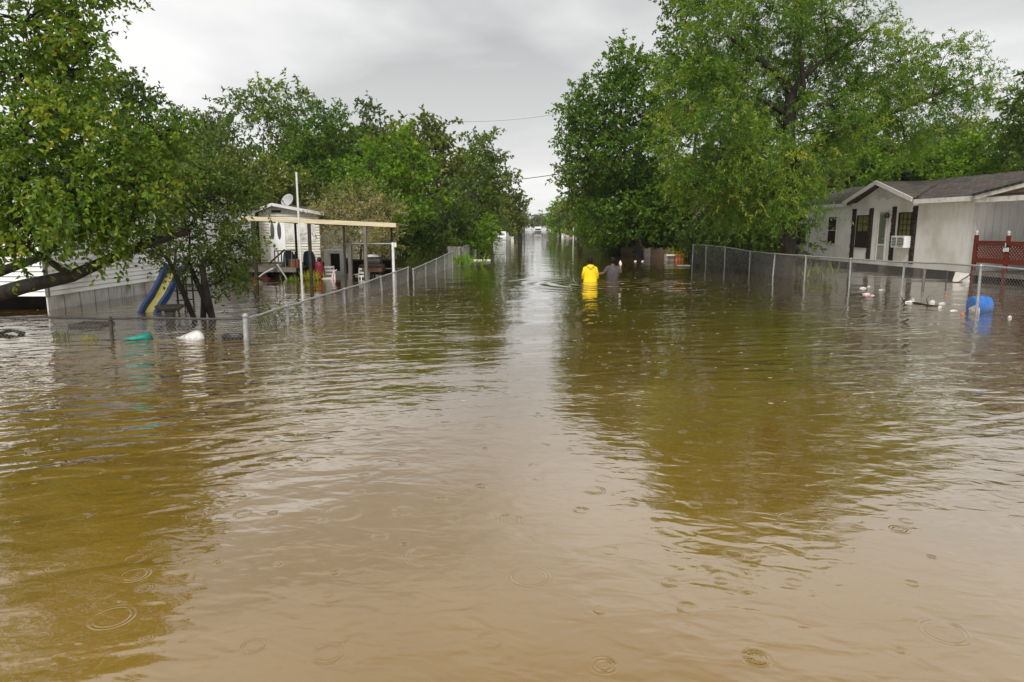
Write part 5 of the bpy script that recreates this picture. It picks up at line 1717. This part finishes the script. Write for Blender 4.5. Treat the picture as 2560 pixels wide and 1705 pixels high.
def lawn_chair(label, p, rz_, mt, h0=0.12):
    r0 = thing('lawn_chair', label, 'chair', (p.x, p.y, 0), 'plastic chairs standing in the flood')
    f_ = Frame((p.x, p.y), rz_)
    for s in (-0.24, 0.24):
        MB(f_).tube([(s, 0.22, BED), (s, 0.20, h0), (s, 0.26, h0 + 0.45)], 0.02, 6).build('leg', mt, r0)
        MB(f_).tube([(s, -0.22, BED), (s, -0.22, h0 + 0.2), (s, 0.2, h0 + 0.22)], 0.018, 6).build('leg', mt, r0)
    MB(f_).box(-0.23, 0.23, -0.22, 0.2, h0, h0 + 0.03).build('seat', mt, r0)
    for k in range(3):
        MB(f_).box(-0.22, 0.22, 0.21 + 0.015 * k, 0.23 + 0.015 * k, h0 + 0.10 + 0.13 * k, h0 + 0.18 + 0.13 * k).build('back_slat', mt, r0)
    return r0


lawn_chair('white plastic chair next to the maroon umbrella cover', at(820, 690, 25.6), R(20), M['white_paint'], 0.0)
p = at(832, 690, 24.9)
mb_ = MB().tube([(p.x + 0.03, p.y, BED), (p.x - 0.03, p.y, 0.02), (p.x, p.y, 0.16), (p.x + 0.05, p.y, 0.30), (p.x + 0.16, p.y, 0.36)], [0.03, 0.05, 0.035, 0.03, 0.015], 8)
single('garden_ornament', mb_, M['pink'], 'pale pink curved garden ornament standing in water right of the umbrella cover', 'ornament')
lawn_chair('white plastic chair standing left of the barrel grill', at(900, 690, 25.2), R(-25), M['white_paint'], -0.05)
# smoker grill with white lid cover
p = at(933, 672, 25.2)
gr = thing('barbecue_grill', 'dark barrel grill with a white bag on its lid beside the carport', 'grill', (p.x, p.y, 0))
MB().lathe((p.x - 0.32, p.y, 0.62), [(0.02, 0.0), (0.2, 0.005), (0.21, 0.03), (0.21, 0.61), (0.2, 0.635), (0.02, 0.64)], 16, axis='x').build('lid', M['steel_dark'], gr)
MB().box(p.x - 0.36, p.x + 0.38, p.y - 0.26, p.y + 0.22, 0.28, 0.55).build('firebox', M['rust'], gr)
MB().box(p.x - 0.45, p.x + 0.42, p.y - 0.32, p.y - 0.262, 0.50, 0.535).build('shelf', M['dark_wood'], gr)
for dx_ in (-0.3, 0.3):
    for dy in (-0.18, 0.18):
        MB().beam((p.x + dx_, p.y + dy, BED), (p.x + dx_ * 0.95, p.y + dy, 0.29), 0.04).build('leg', M['steel_dark'], gr)
mb_ = MB().rings([ell((p.x - 0.02, p.y - 0.02, 0.815 + 0.035 * k), (0.26, 0.25, 0.20, 0.10)[k], (0.15, 0.14, 0.10, 0.05)[k], 14, 0, 0.12, k) for k in range(4)])
single('grill_cover', mb_, M['bag_white'], 'white plastic sheet lying on top of the dark barrel grill', 'sheet')
# clothes line frame
q0, q1 = at(877, 690, 25.0), at(985, 690, 24.6)
cl_ = thing('clothesline_frame', 'white pipe frame with a crossbar in front of the tan bush', 'frame', (q0.x, q0.y, 0))
z_a, z_b = at(877, 608, 25.0).z, at(985, 608, 24.6).z
MB().beam((q0.x, q0.y, BED), (q0.x, q0.y, z_a), 0.13).build('post', M['grey_wood'], cl_)
MB().tube([(q1.x, q1.y, BED), (q1.x - 0.01, q1.y, z_b + 0.03)], 0.05, 10).build('post', M['white_paint'], cl_)
MB().tube([(q0.x, q0.y, z_a - 0.02), (q1.x - 0.055, q1.y, z_b - 0.02)], 0.03, 8).build('crossbar', M['galv'], cl_)
MB().box(q1.x + 0.052, q1.x + 0.12, q1.y - 0.04, q1.y + 0.04, z_b - 0.14, z_b + 0.02).build('bracket', M['white_paint'], cl_)
MB().tube([(q1.x - 0.3, q1.y, 0.42), (q1.x + 0.35, q1.y, 0.43)], 0.025, 8).build('lower_bar', M['galv_old'], cl_)
# leaning white boards by the deck
for (ua, va, ub, vb, mt, lab) in ((632, 706, 688, 668, 'white_paint', 'bent white board sliding off the deck into the water'), (697, 667, 720, 702, 'white_paint', 'white pipe leaning from the deck steps into the water')):
    a_, b_ = at(ua, va, 24.9), at(ub, vb, 25.25)
    m_ = a_.lerp(b_, 0.5) + Vector((0, 0, 0.06 if ua < 650 else 0))
    mb_ = MB()
    w_ = 0.09 if ua < 650 else 0.03
    pts = [a_ + (a_ - b_) * 0.15, a_, m_, b_]
    mb_.rings([[p_ + Vector((0, -w_, 0.02)), p_ + Vector((0, w_, 0.02)), p_ + Vector((0, w_, -0.025)), p_ + Vector((0, -w_, -0.025))] for p_ in pts], smooth=False)
    if ua < 650:
        single('loose_board', mb_, M[mt], lab, 'board')
    else:
        single('leaning_pipe', MB().tube(pts, 0.03, 8), M[mt], lab, 'pipe')
# deck bits: barrel of teal/purple storage, orange box, teal parasol
p = at(620, 652, 25.9)
bx = thing('storage_tub', 'teal-lidded grey storage tub on the left end of the deck', 'tub', (p.x, p.y, 0.40))
MB().rings([ell((p.x, p.y, z), r_, r_ * 0.8, 16) for z, r_ in ((0.402, 0.17), (0.62, 0.20))]).build('body', M['galv_old'], bx)
MB().rings([ell((p.x, p.y, z), r_, r_ * 0.8, 16) for z, r_ in ((0.622, 0.22), (0.66, 0.22), (0.69, 0.16))]).build('lid', M['teal_paint'], bx)
p = at(735, 655, 25.9)
bx = thing('orange_box', 'faded orange box on the deck behind the railing', 'box', (p.x, p.y, 0.40))
MB().box(p.x - 0.18, p.x + 0.18, p.y - 0.12, p.y + 0.12, 0.402, 0.66).build('body', M['orange'], bx)
MB().box(p.x - 0.19, p.x + 0.19, p.y - 0.13, p.y + 0.13, 0.662, 0.70).build('lid', M['pinkwall'], bx)
for k, u_ in enumerate((722, 772)):
    p = at(u_, 640, 26.6)
    tp = thing('covered_seat', 'teal cloth draped over a chair %s under the carport' % ('at the deck edge' if k == 0 else 'left of the umbrella cover'), 'chair cover', (p.x, p.y, 0))
    MB().rings([ell((p.x, p.y, z), r_, r_ * 0.7, 16, 0, 0.10, q) for q, (z, r_) in enumerate(((0.42, 0.24), (0.6, 0.25), (0.80, 0.22), (0.95, 0.17), (1.0, 0.06)))]).build('cloth', M['teal_paint'], tp)
    for dx_ in (-0.2, 0.2):
        MB().beam((p.x + dx_, p.y, BED), (p.x + dx_, p.y, 0.45), 0.04).build('leg', M['steel_dark'], tp)
p = at(652, 705, 25.2)
mb_ = MB().rings([ell((p.x, p.y, z), r_, r_ * 0.5, 16) for z, r_ in ((-0.04, 0.34), (0.03, 0.38), (0.05, 0.30), (0.04, 0.05))])
single('floating_tray', mb_, M['brick_red'], 'dull red tray floating below the deck', 'tray')
a_, b_ = at(590, 692, 21), at(622, 734, 19.5)
single('fallen_pole', MB().tube([a_, b_ + (b_ - a_) * 0.1], 0.022, 6), M['rust'], 'thin rusty pole slanting into the water left of the deck', 'pole')
# green weeds poking up under carport
def weed(label, p, h, n, mat, seed, spread=0.2):
    rng = np.random.default_rng(seed)
    P = np.array([[p.x, p.y, -0.02]]) + rng.normal(0, 1, (n, 3)) * np.array([spread, spread * 0.6, 0])
    D = rng.normal(0, 0.35, (n, 3))
    D[:, 2] = 1
    r0 = thing('weed_clump', label, 'plant', (p.x, p.y, 0))
    me = leaf_mesh('blades', P - np.array(r0.location), D, h, h * 0.12, rng, False, 0.3, None, 0.1)
    me.materials.append(mat)
    o = bpy.data.objects.new('blades', me)
    COL.objects.link(o)
    o.parent = r0
    return r0


weed('yellow-green grass tuft standing in water by the maroon umbrella cover', at(780, 690, 24.6), 0.38, 80, G['reed'], 71)
weed('green grass tuft right of the leaning white pipe', at(730, 703, 24.2), 0.22, 45, G['bright'], 72)
weed('bright weeds below the second left fence', wat(1160, 665), 0.7, 80, G['bright'], 73, 0.4)
weed('small weeds sprouting behind the left front fence', wat(150, 845), 0.16, 30, G['privet'], 74, 0.12)
weed('pale weeds floating between the frame and the teal bundle', wat(225, 848), 0.12, 30, G['reed'], 75, 0.12)
weed('green weeds showing through the right fence before the house', wat(2035, 694), 0.6, 70, G['olive'], 78, 0.35)
tree('vine_post', 'vine-smothered gate post at the end of the left street fence', 'plant', (wat(1028, 702).x, wat(1028, 702).y), 0.05, 0.5,
     [B(1026, 672, 26.4, 10, 14), B(1030, 690, 26.4, 12, 12)], 'privet', G['privet'], M['bark_dark'], 76)
tree('vine_patch', 'leafy vine patch tangled in the left street fence near the corner', 'plant', (wat(690, 815).x, wat(690, 815).y), 0.02, 0.2,
     [B(690, 800, 13.3, 22, 12, 0.12), B(735, 790, 14.4, 16, 10, 0.12), B(660, 820, 12.6, 14, 6, 0.12)], 'privet', G['olive'], M['bark_dark'], 77, thin=0.22)
# pale gate panel at second fence
p = wat(1140, 660)
gp = thing('gate_panel', 'pale weathered gate panel at the end of the second left fence', 'gate', (p.x, p.y, 0))
x0, x1 = p.x - 0.42, p.x + 0.42
for k in range(6):
    MB().box(x0 + k * 0.14, x0 + k * 0.14 + 0.13, p.y, p.y + 0.03, BED, 0.92 - 0.02 * (k % 2)).build('board', M['grey_wood'], gp)
MB().box(x0, x1, p.y + 0.032, p.y + 0.06, 0.6, 0.68).build('cross_rail', M['grey_wood'], gp)
p = wat(1196, 651)
single('floating_board', MB().box(p.x - 0.7, p.x + 0.7, p.y - 0.2, p.y + 0.2, -0.03, 0.05), M['foam'], 'pale flat board floating below the bright bush on the left', 'board')

# ------------------------------------------------------------------ right yard flotsam
p = wat(2447, 778)
bar = thing('plastic_drum', 'blue plastic drum floating on its side behind the right fence', 'drum', (p.x, p.y, 0))
DR = 0.98
prof = [(0.02, 0.0), (0.17, 0.0), (0.205, 0.02), (0.215, 0.06), (0.20, 0.09), (0.215, 0.13), (0.225, 0.25), (0.215, 0.37), (0.20, 0.41), (0.215, 0.45), (0.205, 0.49), (0.17, 0.51), (0.02, 0.51)]
MB().lathe((p.x - 0.20, p.y, 0.13), [(r_ * DR, h_ * 0.8) for r_, h_ in prof], 24, axis='x').build('body', M['barrel_blue'], bar)
for q in (0.16, 0.335):
    MB().lathe((p.x - 0.20 + q * 0.8, p.y, 0.13), [(0.222 * DR, -0.012), (0.234 * DR, -0.004), (0.234 * DR, 0.004), (0.222 * DR, 0.012)], 24, axis='x').build('hoop', M['barrel_blue'], bar)
MB().lathe((p.x + 0.2, p.y - 0.06, 0.17), [(0.035, 0.0), (0.035, 0.02), (0.02, 0.025)], 10, axis='x').build('bung', M['rubber'], bar)


def crumple(label, p, rx, ry, rz_, mat, seed, name='foam_piece', cat='debris', group=None):
    rng = np.random.default_rng(seed)
    m = MB()
    n, mm = (12, 6) if 'bag' in name else (6, 3)
    rg_ = []
    for i in range(mm + 1):
        ph = -math.pi / 2 + math.pi * i / mm
        rg_.append([Vector((p.x, p.y, p.z)) + Vector((rx * max(math.cos(ph), 0.05) * math.cos(a) * rng.uniform(0.72, 1.2), ry * max(math.cos(ph), 0.05) * math.sin(a) * rng.uniform(0.72, 1.2), rz_ * math.sin(ph) * rng.uniform(0.8, 1.1)))
                    for a in [2 * math.pi * k / n for k in range(n)]])
    m.rings(rg_, smooth=False)
    return single(name, m, mat, label, cat, group)


q = wat(2428, 781)
crumple('white crumpled bag floating in front of the blue drum', Vector((q.x, q.y - 0.12, 0.05)), 0.13, 0.10, 0.12, M['bag_white'], 81, 'plastic_bag', 'bag')
q = wat(2402, 706)
lid = thing('cooler_lid', 'white foam cooler lid tilted against the grey house corner', 'lid', (q.x, q.y, 0))
a_, b_, c_, d_ = at(2382, 703, q.y), at(2418, 690, q.y + 0.2), at(2424, 682, q.y + 0.35), at(2392, 681, q.y + 0.35)
MB().prism([at(2381, 704, q.y), at(2396, 704, q.y), at(2421, 688, q.y), at(2424, 683, q.y), at(2389, 680, q.y)], (0.03, 0.07, 0.0)).build('panel', M['foam'], lid)
MB().prism([at(2399, 704, q.y + 0.1), at(2424, 706, q.y + 0.1), at(2424, 690, q.y + 0.1)], (0.03, 0.05, 0)).build('underside', M['grey_trim'], lid)
spots = [(2157, 721, 0.13, 0.05, 'pale foam slab nearest the left in the right yard'), (2172, 717, 0.06, 0.04, 'small foam crumb beside the leftmost slab in the right yard'),
         (2204, 725, 0.14, 0.03, 'thin tan foam strip right of the leftmost slab'), (2165, 736, 0.14, 0.05, 'pinkish foam slab below the leftmost one'),
         (2181, 739, 0.09, 0.03, 'flat foam scrap touching the pinkish slab'), (2275, 756, 0.18, 0.05, 'long white foam piece at the driftwood branch'),
         (2282, 751, 0.07, 0.06, 'upright white foam chunk on the driftwood branch'), (2330, 758, 0.10, 0.09, 'rounded white foam cup near the driftwood end'),
         (2356, 759, 0.12, 0.035, 'flat white foam tray right of the rounded cup'), (2350, 769, 0.06, 0.05, 'white foam crumb below the flat tray'),
         (2390, 762, 0.12, 0.03, 'tan floating plate left of the blue drum'), (2384, 777, 0.12, 0.025, 'pale shallow dish left of the white bag'),
         (2524, 795, 0.06, 0.06, 'small white cup floating right of the blue drum')]
for k, (u_, v_, w_, h_, lab) in enumerate(spots):
    q = wat(u_, v_)
    crumple(lab, Vector((q.x, q.y, h_ * 0.2)), w_ * 0.85, w_ * 0.42, h_ * 0.75, M['pink'] if 'pinkish' in lab else M['fascia'] if 'tan' in lab else M['foam'], 90 + k, group='foam scraps floating behind the right fence')
for k, (u_, v_, lab) in enumerate(((2406, 787, 'small red cap floating left of the blue drum'), (2365, 741, 'small red scrap floating above the foam tray'))):
    q = wat(u_, v_)
    crumple(lab, Vector((q.x, q.y, 0.015)), 0.045, 0.04, 0.035, M['orange'], 120 + k, 'red_scrap', 'debris')
mb_ = MB()
pts = [wat(u_, v_) for u_, v_ in ((2258, 752), (2290, 758), (2320, 764), (2350, 766))]
mb_.tube([Vector((p_.x, p_.y, 0.01)) for p_ in pts], [0.012, 0.022, 0.02, 0.008], 6)
mb_.tube([Vector((pts[2].x, pts[2].y, 0.01)), Vector((pts[2].x - 0.05, pts[2].y, 0.16)), Vector((pts[2].x + 0.02, pts[2].y, 0.26))], [0.012, 0.008, 0.003], 5)
mb_.tube([Vector((pts[0].x, pts[0].y, 0.01)), Vector((pts[0].x - 0.12, pts[0].y, 0.18))], [0.012, 0.003], 5)
single('driftwood_branch', mb_, M['bark_dark'], 'dark forked branch floating among foam scraps in the right yard', 'branch')
q = wat(2213, 752)
single('twig', MB().tube([(q.x, q.y, -0.02), (q.x + 0.03, q.y, 0.10), (q.x - 0.02, q.y, 0.17)], [0.012, 0.009, 0.003], 5), M['bark_dark'], 'short dark twig sticking out of the water near the fence', 'twig')
q = at(2308, 700, 24.5)
single('yard_post', MB().tube([(q.x, q.y, BED), (q.x + 0.02, q.y, at(2308, 672, 24.5).z)], 0.05, 8), M['grey_wood'], 'short pale post between the fence and the grey house', 'post')
# faucet/hose stand
q = at(2367, 690, 24.6)
single('hose_stand', MB().tube([(q.x, q.y, BED), (q.x, q.y, 0.38), (q.x - 0.06, q.y, 0.42)], 0.02, 6), M['galv_old'], 'thin hose standpipe in front of the grey house corner', 'standpipe')
# bank things on the right, beyond the fence end
q0, q1 = wat(1552, 638), wat(1680, 648)
wf = thing('plank_fence', 'low brown plank fence below the leafy thicket on the right bank', 'fence', (q0.x, q0.y, 0))
nk = 18
for k in range(nk):
    a_ = q0.lerp(q1, k / nk)
    b_ = q0.lerp(q1, (k + 0.93) / nk)
    hh = 0.55 + 0.06 * ((k * 7) % 3)
    MB().prism([(a_.x, a_.y, BED), (b_.x, b_.y, BED), (b_.x, b_.y, hh), (a_.x, a_.y, hh)], (0.0, 0.035, 0)).build('plank', M['fence_wood'] if k not in (8, 9, 10) else M['pinkwall'], wf)
q = wat(1682, 650)
cb = thing('cardboard_box', 'soggy pale box with an open flap at the end of the plank fence', 'box', (q.x, q.y, 0))
MB().box(q.x - 0.45, q.x + 0.35, q.y - 0.3, q.y + 0.3, -0.1, 0.34).build('body', M['pinkwall'], cb)
MB().add([(q.x - 0.46, q.y - 0.31, 0.345), (q.x + 0.36, q.y - 0.31, 0.345), (q.x + 0.40, q.y - 0.5, 0.30), (q.x - 0.46, q.y - 0.5, 0.26), (q.x - 0.46, q.y - 0.31, 0.335), (q.x + 0.36, q.y - 0.31, 0.335), (q.x + 0.40, q.y - 0.5, 0.29), (q.x - 0.46, q.y - 0.5, 0.25)],
         [(0, 1, 2, 3), (7, 6, 5, 4), (0, 4, 5, 1), (2, 6, 7, 3), (1, 5, 6, 2), (3, 7, 4, 0)]).build('flap', M['foam'], cb)
weed('yellow-green tuft growing over the soggy box on the right bank', Vector((q.x + 0.05, q.y - 0.1, 0)), 0.75, 60, G['reed'], 79, 0.25)
for k in range(3):
    q = wat(1692 + 7 * k, 651)
    mb_ = MB().lathe((q.x, q.y, -0.1), [(0.10, 0), (0.11, 0.1), (0.085, 0.2), (0.085, 0.34), (0.11, 0.4), (0.10, 0.47)], 12)
    single('terracotta_pot', mb_, M['orange'], ('first', 'second', 'third')[k] + ' small orange pot from the box at the end of the plank fence', 'pot', 'orange pots on the right bank')
q = wat(1709, 664)
single('floating_plank', MB().box(q.x - 0.32, q.x + 0.32, q.y - 0.06, q.y + 0.06, -0.02, 0.03), M['foam'], 'pale plank floating near the far end of the right fence', 'plank')
for k, (u_, v_) in enumerate(((1588, 654), (1607, 654))):
    q = wat(u_, v_)
    crumple('%s white scrap on open water right of the waders' % ('left' if k == 0 else 'right'), Vector((q.x, q.y, 0.02)), 0.09, 0.06, 0.04, M['foam'], 130 + k, 'floating_scrap')

# ------------------------------------------------------------------ far street
q = wat(1433, 599)
single('street_pole', MB().tube([(q.x, q.y, BED), (q.x, q.y, at(1432, 515, q.y).z)], [0.09, 0.07], 10), M['white_paint'], 'pale slender pole standing in the street on the right', 'pole')
q = wat(1311, 606)
single('sign_post', MB().tube([(q.x, q.y, BED), (q.x, q.y, at(1311, 555, q.y).z)], [0.05, 0.045], 8), M['pole_grey'], 'thin grey post at the left side of the far street', 'post')


def vehicle(label, q, rz_, wid, ln, hgt, name='pickup_truck'):
    f_ = Frame((q.x, q.y), rz_)
    r0 = thing(name, label, 'car', (q.x, q.y, 0))
    h_ = wid / 2
    sill = -0.35
    b_ = MB(f_)
    prof_ = [(-ln / 2, sill), (ln / 2, sill), (ln / 2, 0.35), (ln / 2 - 0.1, 0.48), (ln * 0.22, 0.52), (-ln * 0.45, 0.56), (-ln / 2, 0.5)]
    b_.prism([(-h_, y_, z_) for y_, z_ in prof_], Vector((2 * h_, 0, 0)))
    b_.build('body', M['car_white'], r0)
    c_ = MB(f_)
    c_.rings([[(-h_ * 0.95, -ln * 0.40, 0.55), (h_ * 0.95, -ln * 0.40, 0.55), (h_ * 0.95, ln * 0.20, 0.53), (-h_ * 0.95, ln * 0.20, 0.53)],
              [(-h_ * 0.80, -ln * 0.33, hgt), (h_ * 0.80, -ln * 0.33, hgt), (h_ * 0.80, ln * 0.06, hgt), (-h_ * 0.80, ln * 0.06, hgt)]], smooth=False)
    c_.build('cabin', M['car_white'], r0)
    zz0, zz1 = 0.62, hgt - 0.10
    MB(f_).add([(-h_ * 0.82, -ln * 0.398, zz0), (h_ * 0.82, -ln * 0.398, zz0), (h_ * 0.72, -ln * 0.352, zz1), (-h_ * 0.72, -ln * 0.352, zz1),
                (-h_ * 0.82, -ln * 0.36, zz0), (h_ * 0.82, -ln * 0.36, zz0), (h_ * 0.72, -ln * 0.31, zz1), (-h_ * 0.72, -ln * 0.31, zz1)],
               [(0, 1, 2, 3), (7, 6, 5, 4), (0, 4, 5, 1), (1, 5, 6, 2), (2, 6, 7, 3), (3, 7, 4, 0)]).build('windscreen', M['car_glass'], r0)
    for s in (-1, 1):
        for y_ in (-ln * 0.3, ln * 0.3):
            w_ = MB(f_)
            w_.lathe((s * h_ * 0.98 - 0.1, y_, -0.45), [(0.05, 0.0), (0.30, 0.0), (0.33, 0.04), (0.33, 0.18), (0.30, 0.22), (0.05, 0.22)], 16, axis='x')
            w_.build('wheel', M['rubber'], r0)
        MB(f_).box(s * h_ * 0.72 - 0.14, s * h_ * 0.72 + 0.14, -ln / 2 - 0.02, -ln / 2 - 0.002, 0.22, 0.36).build('headlight', M['glass'], r0)
    MB(f_).box(-h_ * 0.5, h_ * 0.5, -ln / 2 - 0.025, -ln / 2 - 0.002, 0.12, 0.34).build('grille', M['grille'], r0)
    MB(f_).box(-h_, h_, -ln / 2 - 0.08, -ln / 2 - 0.03, -0.12, 0.06).build('bumper', M['galv_old'], r0)
    return r0


vehicle('white pickup truck stranded in water on the far left of the street', wat(1256, 599), R(-8), 1.95, 5.0, 1.25)
q = Vector((0.0, 240, 0))
bt = thing('box_truck', 'white box truck far away at the end of the flooded street', 'truck', (q.x, q.y, 0))
MB().box(-1.15, 1.15, 240.0, 245.5, 0.4, 2.1).build('cargo_box', M['car_white'], bt)
MB().box(-1.0, 1.0, 238.2, 239.95, 0.0, 1.55).build('cab', M['car_white'], bt)
MB().box(-0.95, 0.95, 238.14, 238.19, 0.85, 1.4).build('windscreen', M['car_glass'], bt)
MB().box(-1.15, 1.15, 238.0, 238.19, 0.1, 0.6).build('bumper', M['rubber'], bt)
# pale shed and mailbox on the right far bank
q = wat(1446, 594)
sh = thing('shed', 'pale pinkish shed half drowned on the right far bank', 'shed', (q.x, q.y, 0))
MB().box(q.x - 1.5, q.x + 1.6, q.y, q.y + 3, BED, 1.05).build('wall', M['pinkwall'], sh)
roof_sheet('roof', [(q.x - 1.7, q.y - 0.2, 1.05), (q.x + 1.8, q.y - 0.2, 1.05), (q.x + 1.8, q.y + 1.5, 1.65), (q.x - 1.7, q.y + 1.5, 1.65)], 0.06, M['roof_tin'], sh)
for k in range(3):
    MB().box(q.x - 1.2 + k * 0.95, q.x - 0.7 + k * 0.95, q.y - 0.04, q.y - 0.002, 0.05, 0.6).build('opening', M['brown_screen'], sh)
for k, (u_, v_, w_, h_, mt, lab) in enumerate(((1402, 593, 0.55, 0.75, 'white_paint', 'white appliance standing in water left of the pinkish shed'), (1416, 593, 1.1, 0.55, 'pinkwall', 'low pinkish wall between the white appliance and the shed'),
                                              (1473, 580, 0.4, 0.5, 'white_paint', 'small white mailbox right of the pinkish shed'), (1302, 590, 0.5, 0.5, 'white_paint', 'white mailbox on the left far bank'), (1281, 604, 0.18, 0.6, 'white_paint', 'short white marker post in front of the reeds'))):
    q = wat(u_, v_) if v_ > 585 else wat(u_, 596)
    r0 = thing('mailbox' if 'mailbox' in lab else 'refrigerator' if 'appliance' in lab else 'low_wall' if 'wall' in lab else 'marker_post', lab, 'mailbox' if 'mailbox' in lab else 'appliance' if 'appliance' in lab else 'wall' if 'wall' in lab else 'post', (q.x, q.y, 0))
    if 'mailbox' in lab:
        MB().beam((q.x, q.y, BED), (q.x, q.y, 0.5), 0.1).build('post', M['grey_wood'], r0)
        MB().lathe((q.x, q.y - 0.35, 0.72), [(0.02, 0), (0.24, 0), (0.26, 0.03), (0.26, 0.66), (0.02, 0.68)], 12, axis='y').build('box', M[mt], r0)
    else:
        MB().box(q.x - w_, q.x + w_, q.y, q.y + 0.6, BED, h_).build('body', M[mt], r0)
        MB().box(q.x - w_ - 0.03, q.x + w_ + 0.03, q.y - 0.03, q.y + 0.63, h_ + 0.002, h_ + 0.06).build('top', M['white_trim'], r0)
# overhead wires
def cable(label, a_, b_, sag, r_):
    pts = []
    for k in range(25):
        t = k / 24
        p_ = a_.lerp(b_, t)
        p_.z -= sag * 4 * t * (1 - t)
        pts.append(p_)
    single('overhead_cable', MB().tube(pts, r_, 5), M['wire_black'], label, 'cable')


cable('high thin cable crossing the street between the treetops', at(1120, 303, 48), at(1440, 276, 46), 0.25, 0.008)
cable('lower black cable crossing the street between the trees', at(1150, 462, 40), at(1520, 415, 42), 0.12, 0.020)
cable('black cable passing behind the white pole towards the trees', at(600, 502, 31), at(1160, 458, 39.5), 0.25, 0.015)

# flecks of foam and leaf litter on the water
rng = np.random.default_rng(9)
fm = MB()
for k in range(700):
    if k < 480:
        x_, y_ = rng.uniform(-5.0, 3.0) if k % 3 else rng.uniform(-4, 8), rng.uniform(7, 22)
    else:
        x_, y_ = rng.uniform(-12, 15), rng.uniform(9, 30)
    r_ = abs(rng.normal(0, 0.007)) + 0.004
    n_ = 6
    a0_ = rng.uniform(0, 6.28)
    st_ = rng.uniform(1.0, 3.0)
    vs = [(x_ + r_ * st_ * rng.uniform(0.7, 1.3) * math.cos(a0_ + 6.283 * q / n_), y_ + r_ * rng.uniform(0.7, 1.4) * math.sin(a0_ + 6.283 * q / n_), 0.002) for q in range(n_)] + [(x_, y_, 0.005)]
    fm.add(vs, [(q, (q + 1) % n_, n_) for q in range(n_)])
fl_ = fm.build('foam_flecks', M['scum'])
fl_['kind'] = 'stuff'
fl_['label'] = 'tiny foam flecks and leaf litter scattered over the water'
fl_['category'] = 'foam'

rng = np.random.default_rng(19)
nl = 420
PL = np.zeros((nl, 3))
PL[:, 0] = np.concatenate([rng.uniform(-9, -4.6, 150), rng.uniform(-4, 9, 170), rng.uniform(9.2, 14, 100)])
PL[:, 1] = np.concatenate([rng.normal(11.6, 0.5, 150), 4 + 16 * rng.uniform(0, 1, 170) ** 0.8, rng.uniform(14, 26, 100)])
PL[:, 2] = 0.004
DL = rng.normal(0, 1, (nl, 3))
DL[:, 2] = 0.02
lme = leaf_mesh('floating_leaves', PL, DL, 0.05, 0.026, rng, False, 0.05, None, 0.97)
lme.materials.append(G['litter'])
lo_ = bpy.data.objects.new('floating_leaves', lme)
COL.objects.link(lo_)
lo_['kind'] = 'stuff'
lo_['label'] = 'scattered drowned leaves drifting on the water'
lo_['category'] = 'leaves'

# ------------------------------------------------------------------ damp air
if True:
    hz = MB().box(-420, 420, -30, 520, BED - 1.0, 22.0)
    m_, N_, L_n, out_ = new_mat('rain_haze')
    vp = N_.new('ShaderNodeVolumePrincipled')
    vp.inputs['Color'].default_value = (0.80, 0.85, 0.90, 1)
    vp.inputs['Density'].default_value = 0.00022
    vp.inputs['Density Attribute'].default_value = ''
    vp.inputs['Anisotropy'].default_value = 0.0
    L_n.new(vp.outputs[0], out_.inputs['Volume'])
    m_.cycles.homogeneous_volume = True
    ho = hz.build('haze', m_)
    ho['kind'] = 'stuff'
    ho['label'] = 'thin rain haze hanging over the flooded street'
    ho['category'] = 'haze'
